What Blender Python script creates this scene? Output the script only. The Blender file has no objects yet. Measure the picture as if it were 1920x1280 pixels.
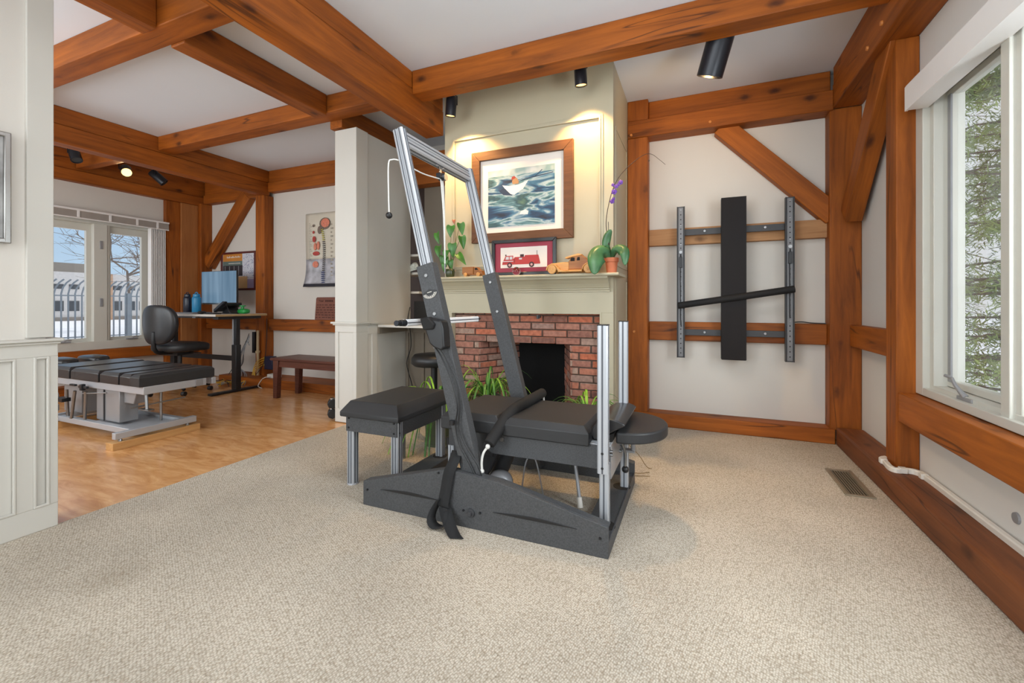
import bpy, bmesh, math, random
from mathutils import Vector, Matrix
random.seed(7)
sc = bpy.context.scene
COL = sc.collection
PI = math.pi

# ------------------------------------------------------------------ camera
F_PX, YAW, Y0, CH = 820.36, 0.399585, 569.9, 1.05
cd = bpy.data.cameras.new('camera'); cam = bpy.data.objects.new('camera', cd); COL.objects.link(cam)
cam.location = (0, 0, CH); cam.rotation_euler = (PI/2, 0, YAW)
cd.sensor_width = 36; cd.lens = 36*F_PX/1920; cd.clip_start = .02; cd.clip_end = 300
cd.shift_y = -(640-Y0)/1920
sc.camera = cam

# ------------------------------------------------------------------ world, sun, lights, exposure
sc.view_settings.view_transform = 'Standard'; sc.view_settings.look = 'None'
sc.view_settings.exposure = -0.20; sc.view_settings.gamma = 1
w = bpy.data.worlds.new('sky'); sc.world = w; w.use_nodes = True
n = w.node_tree.nodes; l = w.node_tree.links; n.clear()
out = n.new('ShaderNodeOutputWorld'); bg = n.new('ShaderNodeBackground'); tc = n.new('ShaderNodeTexCoord')
sp = n.new('ShaderNodeSeparateXYZ'); gr = n.new('ShaderNodeValToRGB'); cl = n.new('ShaderNodeTexNoise'); cr = n.new('ShaderNodeValToRGB'); mx = n.new('ShaderNodeMix'); mx.data_type = 'RGBA'
mp = n.new('ShaderNodeMapping'); mp.inputs['Scale'].default_value = (1, 1, 3.2); mp.inputs['Location'].default_value = (.3, .1, .2)
l.new(tc.outputs['Generated'], sp.inputs[0]); l.new(sp.outputs['Z'], gr.inputs[0])
gr.color_ramp.elements[0].position = 0; gr.color_ramp.elements[0].color = (.42, .55, .68, 1)
gr.color_ramp.elements[1].position = .5; gr.color_ramp.elements[1].color = (.14, .30, .56, 1)
l.new(tc.outputs['Generated'], mp.inputs[0]); l.new(mp.outputs[0], cl.inputs['Vector'])
cl.inputs['Scale'].default_value = 3.2; cl.inputs['Detail'].default_value = 8
cr.color_ramp.elements[0].position = .46; cr.color_ramp.elements[1].position = .60
xb = n.new('ShaderNodeMath'); xb.operation = 'MULTIPLY_ADD'; l.new(sp.outputs['X'], xb.inputs[0]); xb.inputs[1].default_value = .45; xb.inputs[2].default_value = .33
ca = n.new('ShaderNodeMath'); ca.operation = 'ADD'; l.new(cl.outputs['Fac'], ca.inputs[0]); l.new(xb.outputs[0], ca.inputs[1]); l.new(ca.outputs[0], cr.inputs[0]); l.new(cr.outputs[0], mx.inputs['Factor'])
l.new(gr.outputs[0], mx.inputs['A']); mx.inputs['B'].default_value = (.62, .64, .67, 1)
l.new(mx.outputs['Result'], bg.inputs[0]); bg.inputs['Strength'].default_value = 1.6; l.new(bg.outputs[0], out.inputs[0])

def sun(rot, e, ang, col=(1, .95, .88)):
    d = bpy.data.lights.new('sun', 'SUN'); d.energy = e; d.angle = ang; d.color = col
    o = bpy.data.objects.new('sun', d); o.rotation_euler = rot; COL.objects.link(o)
sun((math.radians(-42), 0, math.radians(6)), 2.4, .02)
def area(name, loc, target, sx, sy, e, col=(1, .97, .93)):
    d = bpy.data.lights.new(name, 'AREA'); d.shape = 'RECTANGLE'; d.size = sx; d.size_y = sy; d.energy = e; d.color = col
    o = bpy.data.objects.new(name, d); o.location = loc
    o.rotation_euler = (Vector(target)-Vector(loc)).to_track_quat('-Z', 'Y').to_euler(); COL.objects.link(o); return o
area('ceiling_fill', (-.9, -1.2, 2.7), (-.9, 1.6, .6), 2.2, 1.6, 20, (.93, .97, 1))  # unseen fill lamp added near the ceiling behind the camera
area('overhead_fill', (-.55, 1.55, 2.80), (-.55, 2.1, 0), 1.1, 1.0, 26, (.95, .98, 1))  # added overhead fill, out of view; no fixture hangs here
area('rear_fill', (-.8, -2.85, 1.5), (-.8, 3, 1.9), 3.2, 1.9, 68, (.84, .93, 1))  # added frontal fill; the rear wall has no window
area('side_fill', (1.02, -.6, 1.4), (-2, 1.6, 1.3), 2.2, 1.5, 18, (.86, .94, 1))  # added fill from the right, before a stretch of plain wall
area('right_window_light', (1.30, 1.36, 1.4), (-2.6, 3.2, 1.2), .65, 1.5, 80, (.88, .95, 1))
area('far_side_fill', (-2.7, -1.5, 1.4), (1.1, 2.2, 1.4), 1.8, 1.6, 105, (.86, .94, 1))  # added fill to brighten the right wall; no window behind it
area('left_room_fill', (-4.6, -.6, 1.7), (-5.0, 3.6, 1.6), 2.6, 1.8, 72, (.88, .95, 1))  # fill added for the left room, hidden behind the dividing wall
area('left_side_fill', (-6.5, .2, 1.3), (-4, 2.2, 1.2), 1.6, 1.2, 30, (.86, .94, 1))  # added hidden fill; the window wall is solid at this spot

# ------------------------------------------------------------------ materials
def lin(c):
    return tuple(((x/255)/12.92 if x/255 <= .04045 else (((x/255)+.055)/1.055)**2.4) for x in c)+(1,)
def newmat(name):
    m = bpy.data.materials.new(name); m.use_nodes = True
    return m, m.node_tree.nodes, m.node_tree.links, m.node_tree.nodes['Principled BSDF']
def mat(name, col, rough=.6, metal=0, var=.06, nscale=8, bump=0, bscale=60, coat=0, spec=.5, emit=None, estr=0):
    m, N, L, b = newmat(name); c = lin(col)
    b.inputs['Roughness'].default_value = rough; b.inputs['Metallic'].default_value = metal
    b.inputs['Specular IOR Level'].default_value = spec
    if coat: b.inputs['Coat Weight'].default_value = coat
    tc = N.new('ShaderNodeTexCoord')
    no = N.new('ShaderNodeTexNoise'); no.inputs['Scale'].default_value = nscale; no.inputs['Detail'].default_value = 5
    L.new(tc.outputs['Object'], no.inputs['Vector'])
    r = N.new('ShaderNodeValToRGB'); e = r.color_ramp.elements
    e[0].position = .3; e[1].position = .7
    e[0].color = tuple(x*(1-var) for x in c[:3])+(1,); e[1].color = tuple(min(1, x*(1+var)) for x in c[:3])+(1,)
    L.new(no.outputs['Fac'], r.inputs[0]); L.new(r.outputs[0], b.inputs['Base Color'])
    if bump:
        n2 = N.new('ShaderNodeTexNoise'); n2.inputs['Scale'].default_value = bscale; n2.inputs['Detail'].default_value = 3
        L.new(tc.outputs['Object'], n2.inputs['Vector'])
        bp = N.new('ShaderNodeBump'); bp.inputs['Strength'].default_value = bump; bp.inputs['Distance'].default_value = .004
        L.new(n2.outputs['Fac'], bp.inputs['Height']); L.new(bp.outputs[0], b.inputs['Normal'])
    if emit:
        b.inputs['Emission Color'].default_value = lin(emit); b.inputs['Emission Strength'].default_value = estr
    return m
def math_node(N, L, op, a, b=None, clamp=False):
    k = N.new('ShaderNodeMath'); k.operation = op; k.use_clamp = clamp
    for i, v in enumerate((a, b)):
        if v is None: continue
        if isinstance(v, (int, float)): k.inputs[i].default_value = v
        else: L.new(v, k.inputs[i])
    return k.outputs[0]
def mixc(N, L, fac, a, b, mode='MIX'):
    k = N.new('ShaderNodeMix'); k.data_type = 'RGBA'; k.blend_type = mode
    for s, v in (('Factor', fac), ('A', a), ('B', b)):
        if isinstance(v, (int, float)): k.inputs[s].default_value = v
        elif isinstance(v, tuple): k.inputs[s].default_value = v
        else: L.new(v, k.inputs[s])
    return k.outputs['Result']
def ramp(N, L, v, stops):
    r = N.new('ShaderNodeValToRGB'); e = r.color_ramp.elements
    while len(e) < len(stops): e.new(.5)
    for i, (p, c) in enumerate(stops):
        e[i].position = p; e[i].color = c if len(c) == 4 else tuple(c)+(1,)
    L.new(v, r.inputs[0]); return r.outputs[0]
def wood(name, axis, dark, light, knots=1.0, rough=.5, knot_col=(58, 26, 12), grain=1.0, crack=1.0, coat=.0):
    m, N, L, b = newmat(name)
    tc = N.new('ShaderNodeTexCoord'); oi = N.new('ShaderNodeObjectInfo')
    add = N.new('ShaderNodeVectorMath'); add.operation = 'ADD'
    cmb = N.new('ShaderNodeCombineXYZ'); r40 = math_node(N, L, 'MULTIPLY', oi.outputs['Random'], 37.0)
    for i in range(3): L.new(r40, cmb.inputs[i])
    L.new(tc.outputs['Object'], add.inputs[0]); L.new(cmb.outputs[0], add.inputs[1])
    def stretched(along, across):
        mp = N.new('ShaderNodeMapping'); s = [across]*3; s['xyz'.index(axis)] = along
        mp.inputs['Scale'].default_value = s; L.new(add.outputs[0], mp.inputs['Vector']); return mp.outputs[0]
    n1 = N.new('ShaderNodeTexNoise'); n1.inputs['Scale'].default_value = 1; n1.inputs['Detail'].default_value = 7; n1.inputs['Roughness'].default_value = .62
    n1.inputs['Distortion'].default_value = .6
    L.new(stretched(1.6*grain, 22*grain), n1.inputs['Vector'])
    n0 = N.new('ShaderNodeTexNoise'); n0.inputs['Scale'].default_value = 1; n0.inputs['Detail'].default_value = 3
    L.new(stretched(.9, 3.2), n0.inputs['Vector'])
    s = math_node(N, L, 'ADD', math_node(N, L, 'MULTIPLY', n1.outputs['Fac'], .55), math_node(N, L, 'MULTIPLY', n0.outputs['Fac'], .45))
    col = ramp(N, L, s, [(.33, lin(dark)), (.70, lin(light))])
    vo = N.new('ShaderNodeTexVoronoi'); vo.inputs['Scale'].default_value = 1; vo.inputs['Randomness'].default_value = 1
    L.new(stretched(2.6, 5.2), vo.inputs['Vector'])
    nk = N.new('ShaderNodeTexNoise'); nk.inputs['Scale'].default_value = 26; L.new(add.outputs[0], nk.inputs['Vector'])
    kd = math_node(N, L, 'ADD', vo.outputs['Distance'], math_node(N, L, 'MULTIPLY', nk.outputs['Fac'], .09))
    kn = ramp(N, L, kd, [(.09, (1, 1, 1)), (.15, (.6, .6, .6)), (.20, (.16, .16, .16)), (.34, (0, 0, 0))])
    col = mixc(N, L, math_node(N, L, 'MULTIPLY', kn, .85*knots), col, lin(knot_col))
    if crack:
        nc = N.new('ShaderNodeTexNoise'); nc.inputs['Scale'].default_value = 1; nc.inputs['Detail'].default_value = 2
        L.new(stretched(.35, 6.5), nc.inputs['Vector'])
        d = math_node(N, L, 'ABSOLUTE', math_node(N, L, 'SUBTRACT', nc.outputs['Fac'], .5))
        cf = ramp(N, L, d, [(0, (1, 1, 1)), (.004, (.6, .6, .6)), (.008, (0, 0, 0))])
        gate = N.new('ShaderNodeTexNoise'); gate.inputs['Scale'].default_value = 1.1; L.new(add.outputs[0], gate.inputs['Vector'])
        g = ramp(N, L, gate.outputs['Fac'], [(.50, (0, 0, 0)), (.60, (1, 1, 1))])
        col = mixc(N, L, math_node(N, L, 'MULTIPLY', math_node(N, L, 'MULTIPLY', cf, g), .75*crack), col, lin((40, 18, 10)))
    L.new(col, b.inputs['Base Color']); b.inputs['Roughness'].default_value = rough
    b.inputs['Specular IOR Level'].default_value = .32
    bp = N.new('ShaderNodeBump'); bp.inputs['Strength'].default_value = .22; bp.inputs['Distance'].default_value = .003
    L.new(n1.outputs['Fac'], bp.inputs['Height']); L.new(bp.outputs[0], b.inputs['Normal'])
    return m
BD, BL = (106, 52, 12), (184, 101, 28)
BEAM = {a: wood('oiled_timber_'+a, a, BD, BL, rough=.55, coat=.0) for a in 'xyz'}
LOG = wood('dark_sill_timber', 'y', (86, 46, 26), (146, 86, 46), rough=.55)
BOARD = wood('raw_pine_board', 'x', (150, 100, 62), (196, 150, 105), knots=.7, rough=.7, crack=0)
PALEPOST = wood('pale_fir', 'z', (150, 92, 48), (186, 124, 70), knots=.3, crack=0)
TOYWOOD = wood('toy_maple', 'x', (188, 128, 62), (226, 172, 104), knots=.0, rough=.35, crack=0, grain=3)
TOYDARK = wood('toy_walnut', 'x', (132, 80, 36), (172, 112, 56), knots=.0, rough=.35, crack=0, grain=3)
FRAMEWOOD = wood('picture_frame_wood', 'x', (80, 50, 30), (116, 76, 46), knots=.0, rough=.5, crack=0, grain=2)
BENCHWOOD = wood('bench_walnut', 'x', (72, 40, 32), (110, 66, 52), knots=.0, rough=.35, crack=0, grain=2)
PLAQUE = wood('plaque_wood', 'x', (112, 66, 52), (140, 88, 70), knots=.0, rough=.5, crack=0, grain=2)
LUMBER = wood('lumber', 'y', (178, 128, 74), (216, 170, 112), knots=.6, crack=0)

WALL = mat('wall_paint', (216, 210, 201), .85, var=.015, nscale=2, bump=.06, bscale=220)
WALLW = mat('wall_paint_cool', (214, 211, 206), .85, var=.015, nscale=2, bump=.06, bscale=220)
CEIL = mat('ceiling_paint', (226, 231, 238), .9, var=.012, nscale=1.5)
TRIM = mat('grey_green_trim', (204, 200, 191), .5, var=.015, nscale=3)
CHIM = mat('khaki_panel_paint', (180, 171, 146), .5, var=.02, nscale=3)
NICHE = mat('taupe_panel_paint', (124, 113, 99), .55, var=.02)
WINW = mat('window_vinyl', (208, 206, 196), .4, var=.01)
VAL = mat('valance_pvc', (238, 235, 232), .35, var=.01)
BLACKPOWDER = mat('graphite_powdercoat', (68, 69, 71), .55, var=.30, nscale=170, bump=.25, bscale=420)
DARKPOWDER = mat('dark_powdercoat', (58, 58, 60), .5, var=.08, nscale=200)
VINYL = mat('black_vinyl', (48, 48, 49), .45, spec=.35, var=.05, nscale=6, bump=.08, bscale=180)
VINYL2 = mat('glossy_black_vinyl', (40, 40, 42), .30, var=.05, nscale=6, bump=.06, bscale=160)
PADV = mat('wall_pad_vinyl', (30, 26, 26), .6, var=.04, spec=.2)
FOAM = mat('black_foam', (36, 35, 35), .75, spec=.25, var=.06)
BLACK = mat('black_plastic', (26, 26, 28), .4, var=.05)
SPOTB = mat('spotlight_black', (36, 38, 44), .35, metal=.3, var=.03)
FIREBLACK = mat('soot', (5, 5, 5), .95, var=.3, nscale=5)
ALU = mat('anodised_aluminium', (182, 185, 190), .38, metal=.35, var=.01, nscale=2)
STEEL = mat('steel', (140, 140, 140), .35, metal=1, var=.03)
GREYMET = mat('grey_painted_steel', (152, 152, 154), .4, metal=.3, var=.04)
CHROME = mat('chrome', (215, 215, 215), .12, metal=1, var=.02)
ROPE = mat('white_cord', (222, 220, 214), .7, var=.05, nscale=100)
WHITEP = mat('white_plastic', (222, 216, 206), .45, var=.02)
VENTM = mat('vent_bronze', (150, 138, 118), .4, metal=.4, var=.05)
DARK = mat('dark_void', (22, 18, 15), .8)
TERRA = mat('terracotta', (196, 112, 76), .8, var=.10, nscale=14)
SOIL = mat('soil', (54, 40, 30), .95, var=.3, nscale=60)
LEAF = mat('leaf_green', (58, 112, 36), .35, var=.4, nscale=18)
LEAFD = mat('orchid_leaf', (66, 108, 70), .35, var=.35, nscale=10)
LEAFY = mat('spider_leaf', (120, 168, 52), .45, var=.35, nscale=30)
LEAFG = mat('spider_leaf_deep', (74, 124, 52), .45, var=.35, nscale=30)
DRYLEAF = mat('dry_leaf', (120, 98, 62), .8, var=.2)
STEM = mat('stem', (96, 92, 56), .6, var=.2)
DSTEM = mat('dark_stem', (62, 44, 36), .6, var=.2)
PURPLE = mat('purple_petal', (110, 66, 160), .5, var=.2)
SPATHE = mat('spathe', (168, 92, 60), .5)
PAPER = mat('mat_board', (226, 216, 206), .8, var=.01)
BLUEB = mat('blue_bottle', (38, 132, 176), .35)
NAVYB = mat('navy_bottle', (30, 32, 46), .3)
GREENP = mat('green_plastic', (30, 140, 62), .35)
ROUTER = mat('router_blue', (30, 34, 62), .4)
YCAB = mat('yellow_cable', (206, 158, 40), .5)
DESKTOP = mat('desk_laminate', (214, 206, 196), .4, var=.02)
DESKEDGE = mat('desk_edge', (176, 146, 104), .5)
SILVER = mat('silver_frame', (170, 168, 164), .25, metal=.9)
SNOW = mat('snow', (236, 238, 244), .8, var=.03, nscale=.6)
FENCE = mat('fence_paint', (128, 138, 148), .5)
BARK = mat('bark', (112, 98, 88), .9, var=.3, nscale=18)
NEEDLE = mat('needles', (146, 164, 92), .7, var=.35, nscale=2.5)
NEEDLE2 = mat('needles_blue', (122, 142, 112), .7, var=.35, nscale=2.5)

def glass(name, tint=(1, 1, 1), haze=.04):
    m, N, L, b = newmat(name)
    g = N.new('ShaderNodeBsdfGlossy'); g.inputs['Roughness'].default_value = .02
    t = N.new('ShaderNodeBsdfTransparent'); t.inputs[0].default_value = tint+(1,)
    fr = N.new('ShaderNodeLayerWeight'); fr.inputs['Blend'].default_value = .5
    fc = math_node(N, L, 'ADD', math_node(N, L, 'MULTIPLY', math_node(N, L, 'POWER', fr.outputs['Facing'], 5.0), .5), .03)
    ms = N.new('ShaderNodeMixShader'); L.new(fc, ms.inputs[0]); L.new(t.outputs[0], ms.inputs[1]); L.new(g.outputs[0], ms.inputs[2])
    df = N.new('ShaderNodeBsdfDiffuse'); df.inputs[0].default_value = (.8, .8, .78, 1)
    no = N.new('ShaderNodeTexNoise'); no.inputs['Scale'].default_value = 3.0; no.inputs['Detail'].default_value = 6; tcn = N.new('ShaderNodeTexCoord'); L.new(tcn.outputs['Object'], no.inputs['Vector'])
    m2 = N.new('ShaderNodeMixShader'); L.new(math_node(N, L, 'MULTIPLY', no.outputs['Fac'], haze), m2.inputs[0]); L.new(ms.outputs[0], m2.inputs[1]); L.new(df.outputs[0], m2.inputs[2])  # pale haze mixed over the glass in noisy patches
    L.new(m2.outputs[0], N['Material Output'].inputs[0]); return m
GLASS_D = glass('hazy_window_glass', (.97, .98, .98), haze=.16)
GLASS = glass('window_glass', (.97, .98, .98))
m, N, L, b = newmat('clear_ball'); b.inputs['Transmission Weight'].default_value = 1; b.inputs['Roughness'].default_value = .02; b.inputs['IOR'].default_value = 1.45; BALLG = m

def carpet():
    m, N, L, b = newmat('berber_carpet'); tc = N.new('ShaderNodeTexCoord')
    mp = N.new('ShaderNodeMapping'); mp.inputs['Scale'].default_value = (1, .72, 1); mp.inputs['Rotation'].default_value = (0, 0, .35)
    L.new(tc.outputs['Object'], mp.inputs['Vector'])
    v = N.new('ShaderNodeTexVoronoi'); v.inputs['Scale'].default_value = 150; v.inputs['Randomness'].default_value = .55
    L.new(mp.outputs[0], v.inputs['Vector'])
    v2 = N.new('ShaderNodeTexVoronoi'); v2.inputs['Scale'].default_value = 62; v2.inputs['Randomness'].default_value = .9
    L.new(mp.outputs[0], v2.inputs['Vector'])
    base = ramp(N, L, v.outputs['Distance'], [(.25, lin((214, 204, 188))), (.80, lin((164, 150, 131)))])
    spk = ramp(N, L, v2.outputs['Distance'], [(.05, (1, 1, 1)), (.2, (0, 0, 0))])
    base = mixc(N, L, math_node(N, L, 'MULTIPLY', spk, .55), base, lin((118, 102, 84)))
    big = N.new('ShaderNodeTexNoise'); big.inputs['Scale'].default_value = 1.7; big.inputs['Detail'].default_value = 4; L.new(tc.outputs['Object'], big.inputs['Vector'])
    tone = ramp(N, L, big.outputs['Fac'], [(.3, (.80, .80, .80)), (.68, (1.0, 1.0, 1.0))])
    base = mixc(N, L, 1.0, base, tone, 'MULTIPLY')
    # worn stains with their own outline
    for (x, y, r, k) in ((-2.05, .95, .16, .35), (-1.33, .62, .2, .25), (-1.75, .72, .14, .25), (-.95, .55, .22, .18), (.28, 1.5, .1, .12)):
        s = N.new('ShaderNodeVectorMath'); s.operation = 'DISTANCE'; L.new(tc.outputs['Object'], s.inputs[0]); s.inputs[1].default_value = (x, y, 0)
        dd = math_node(N, L, 'ADD', s.outputs['Value'], math_node(N, L, 'MULTIPLY', big.outputs['Fac'], .25))
        f = ramp(N, L, dd, [(.10, (1, 1, 1)), (.10+r, (0, 0, 0))])
        base = mixc(N, L, math_node(N, L, 'MULTIPLY', f, k), base, lin((128, 112, 90)))
    L.new(base, b.inputs['Base Color']); b.inputs['Roughness'].default_value = .95; b.inputs['Specular IOR Level'].default_value = .15
    bp = N.new('ShaderNodeBump'); bp.inputs['Strength'].default_value = .7; bp.inputs['Distance'].default_value = .004; bp.invert = True
    L.new(v.outputs['Distance'], bp.inputs['Height']); L.new(bp.outputs[0], b.inputs['Normal'])
    return m
CARPET = carpet()
def cork():
    m, N, L, b = newmat('golden_strand_floor'); tc = N.new('ShaderNodeTexCoord')
    mp = N.new('ShaderNodeMapping'); mp.inputs['Scale'].default_value = (2.4, 9, 1); mp.inputs['Rotation'].default_value = (0, 0, .25)
    L.new(tc.outputs['Object'], mp.inputs['Vector'])
    a = N.new('ShaderNodeTexNoise'); a.inputs['Scale'].default_value = 1.4; a.inputs['Detail'].default_value = 8; a.inputs['Roughness'].default_value = .65; a.inputs['Distortion'].default_value = 1.2
    L.new(mp.outputs[0], a.inputs['Vector'])
    c = ramp(N, L, a.outputs['Fac'], [(.32, lin((186, 126, 74))), (.5, lin((210, 154, 98))), (.68, lin((228, 178, 124)))])
    L.new(c, b.inputs['Base Color']); b.inputs['Roughness'].default_value = .2; b.inputs['Specular IOR Level'].default_value = .6
    bp = N.new('ShaderNodeBump'); bp.inputs['Strength'].default_value = .12; bp.inputs['Distance'].default_value = .003
    L.new(a.outputs['Fac'], bp.inputs['Height']); L.new(bp.outputs[0], b.inputs['Normal']); return m
CORK = cork()
def brickmat():
    m, N, L, b = newmat('old_brick'); g = N.new('ShaderNodeNewGeometry'); tc = N.new('ShaderNodeTexCoord')
    c = ramp(N, L, g.outputs['Random Per Island'], [(0, lin((122, 84, 72))), (.3, lin((160, 108, 92))), (.5, lin((174, 122, 102))), (.68, lin((186, 102, 70))), (.8, lin((150, 118, 106))), (1, lin((172, 146, 128)))])
    no = N.new('ShaderNodeTexNoise'); no.inputs['Scale'].default_value = 34; no.inputs['Detail'].default_value = 6; L.new(tc.outputs['Object'], no.inputs['Vector'])
    t = ramp(N, L, no.outputs['Fac'], [(.3, (.68, .67, .67)), (.7, (1.18, 1.18, 1.18))])
    c = mixc(N, L, 1.0, c, t, 'MULTIPLY')
    L.new(c, b.inputs['Base Color']); b.inputs['Roughness'].default_value = .9
    bp = N.new('ShaderNodeBump'); bp.inputs['Strength'].default_value = .5; bp.inputs['Distance'].default_value = .006
    L.new(no.outputs['Fac'], bp.inputs['Height']); L.new(bp.outputs[0], b.inputs['Normal']); return m
BRICK = brickmat()
MORTAR = mat('mortar', (84, 66, 56), .95, var=.2, nscale=40)

# ------------------------------------------------------------------ mesh builder
class MB:
    def __init__(s): s.v = []; s.f = []
    def add(s, vs, fs):
        o = len(s.v); s.v += [tuple(p) for p in vs]; s.f += [tuple(i+o for i in f) for f in fs]; return s
    def box(s, x0, x1, y0, y1, z0, z1):
        e = ((len(s.f)//6) % 7)*.00011; x0 -= e; x1 += e; y0 -= e; y1 += e; z0 -= e; z1 += e      # keeps touching faces of one mesh from coinciding
        return s.add([(x0, y0, z0), (x1, y0, z0), (x1, y1, z0), (x0, y1, z0), (x0, y0, z1), (x1, y0, z1), (x1, y1, z1), (x0, y1, z1)],
                     [(0, 3, 2, 1), (4, 5, 6, 7), (0, 1, 5, 4), (1, 2, 6, 5), (2, 3, 7, 6), (3, 0, 4, 7)])
    def prism(s, poly, axis, a, b):
        """poly of 2D points in the plane normal to axis: x->(y,z) y->(x,z) z->(x,y)"""
        def p3(p, t):
            return {'x': (t, p[0], p[1]), 'y': (p[0], t, p[1]), 'z': (p[0], p[1], t)}[axis]
        k = len(poly); vs = [p3(p, a) for p in poly]+[p3(p, b) for p in poly]
        fs = [tuple(range(k)), tuple(reversed(range(k, 2*k)))]+[(i, i+k, (i+1) % k+k, (i+1) % k) for i in range(k)]
        return s.add(vs, fs)
    def extrude(s, prof, p0, p1, side=None):
        p0 = Vector(p0); p1 = Vector(p1); d = (p1-p0).normalized()
        side = Vector(side) if side else (Vector((0, 1, 0)) if abs(d.y) < .9 else Vector((1, 0, 0)))
        u = (side-d*side.dot(d)).normalized(); w_ = d.cross(u); k = len(prof)
        vs = [p0+u*a+w_*b for a, b in prof]+[p1+u*a+w_*b for a, b in prof]
        fs = [tuple(range(k)), tuple(reversed(range(k, 2*k)))]+[(i, i+k, (i+1) % k+k, (i+1) % k) for i in range(k)]
        return s.add(vs, fs)
    def cyl(s, p0, p1, r0, r1=None, n=20):
        return s.tube([p0, p1], [r0, r0 if r1 is None else r1], n)
    def tube(s, pts, r, n=8, caps=True):
        pts = [Vector(p) for p in pts]; k = len(pts)
        rs = r if isinstance(r, (list, tuple)) else [r]*k
        vs = []; ref = None
        for i, p in enumerate(pts):
            d = (pts[min(i+1, k-1)]-pts[max(i-1, 0)])
            d = d.normalized() if d.length > 1e-9 else Vector((0, 0, 1))
            if ref is None: ref = Vector((0, 0, 1)) if abs(d.z) < .9 else Vector((1, 0, 0))
            u = (ref-d*ref.dot(d)).normalized(); w_ = d.cross(u); ref = u
            for j in range(n):
                a = 2*PI*j/n; vs.append(p+(u*math.cos(a)+w_*math.sin(a))*rs[i])
        fs = [(i*n+j, i*n+(j+1) % n, (i+1)*n+(j+1) % n, (i+1)*n+j) for i in range(k-1) for j in range(n)]
        if caps: fs += [tuple(reversed(range(n))), tuple(range((k-1)*n, k*n))]
        return s.add(vs, fs)
    def lathe(s, prof, c, n=24, axis='z'):
        vs = []
        for r, h in prof:
            for j in range(n):
                a = 2*PI*j/n; x, y = r*math.cos(a), r*math.sin(a)
                vs.append({'z': (c[0]+x, c[1]+y, c[2]+h), 'y': (c[0]+x, c[1]+h, c[2]+y), 'x': (c[0]+h, c[1]+x, c[2]+y)}[axis])
        k = len(prof)
        fs = [(i*n+j, i*n+(j+1) % n, (i+1)*n+(j+1) % n, (i+1)*n+j) for i in range(k-1) for j in range(n)]
        fs += [tuple(reversed(range(n))), tuple(range((k-1)*n, k*n))]
        return s.add(vs, fs)
    def sup(s, c, r, e1=.5, e2=.5, nu=24, nv=14, M=None, deform=None):
        """superellipsoid"""
        def pw(x, e): return math.copysign(abs(x)**e, x)
        vs = []
        for i in range(nv+1):
            t = -PI/2+PI*i/nv
            for j in range(nu):
                a = 2*PI*j/nu
                p = Vector((r[0]*pw(math.cos(t), e1)*pw(math.cos(a), e2), r[1]*pw(math.cos(t), e1)*pw(math.sin(a), e2), r[2]*pw(math.sin(t), e1)))
                if deform: p = deform(p)
                if M: p = M @ p
                vs.append(p+Vector(c))
        fs = [(i*nu+j, i*nu+(j+1) % nu, (i+1)*nu+(j+1) % nu, (i+1)*nu+j) for i in range(nv) for j in range(nu)]
        return s.add(vs, fs)
    def sheet(s, rows):
        """grid of points"""
        h = len(rows); k = len(rows[0]); vs = [p for r in rows for p in r]
        return s.add(vs, [(i*k+j, i*k+j+1, (i+1)*k+j+1, (i+1)*k+j) for i in range(h-1) for j in range(k-1)])
    def build(s, name, m, parent=None, bevel=0, smooth=False, solid=0, seg=2, local=False, sub=0):
        me = bpy.data.meshes.new(name); off = Vector((0, 0, 0))
        if parent is not None and not local:
            q = parent
            while q is not None: off += q.location; q = q.parent
        me.from_pydata([tuple(Vector(p)-off) for p in s.v], [], s.f)
        bm = bmesh.new(); bm.from_mesh(me)
        if smooth: bmesh.ops.remove_doubles(bm, verts=bm.verts, dist=1e-6)
        bmesh.ops.recalc_face_normals(bm, faces=bm.faces); bm.to_mesh(me); bm.free()
        me.materials.append(m)
        o = bpy.data.objects.new(name, me); COL.objects.link(o)
        if parent is not None: o.parent = parent
        if solid:
            k = o.modifiers.new('solid', 'SOLIDIFY'); k.thickness = solid; k.offset = 0
        if bevel:
            k = o.modifiers.new('bevel', 'BEVEL'); k.width = bevel; k.segments = seg; k.limit_method = 'ANGLE'; k.angle_limit = math.radians(30)
        if sub:
            k = o.modifiers.new('sub', 'SUBSURF'); k.levels = sub; k.render_levels = sub
        if smooth or bevel or sub:
            for p in me.polygons: p.use_smooth = True
            if bevel and not smooth:
                me.set_sharp_from_angle(angle=math.radians(35)) if hasattr(me, 'set_sharp_from_angle') else None
        return o
def tag(o, label, cat, group=None, kind=None):
    o['label'] = label; o['category'] = cat
    if group: o['group'] = group
    if kind: o['kind'] = kind
    return o
def thing(name, label, cat, loc=(0, 0, 0), rz=0, group=None):
    o = bpy.data.objects.new(name, None); COL.objects.link(o); o.location = loc; o.rotation_euler = (0, 0, rz)
    o.empty_display_size = .1
    return tag(o, label, cat, group)
def struct(o):
    o['kind'] = 'structure'; return o
def sgrp(name, loc=(0, 0, 0)):
    o = bpy.data.objects.new(name, None); COL.objects.link(o); o.location = loc; o['kind'] = 'structure'; return o
def B(*a): return MB().box(*a)
tn = [0]
def beam(x0, x1, y0, y1, z0, z1, axis, m=None, bev=.006):
    tn[0] += 1; c = ((x0+x1)/2, (y0+y1)/2, (z0+z1)/2)
    o = B(x0-c[0], x1-c[0], y0-c[1], y1-c[1], z0-c[2], z1-c[2]).build('trim_%d' % tn[0], m or BEAM[axis], bevel=bev)
    o.location = c; return struct(o)
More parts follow.
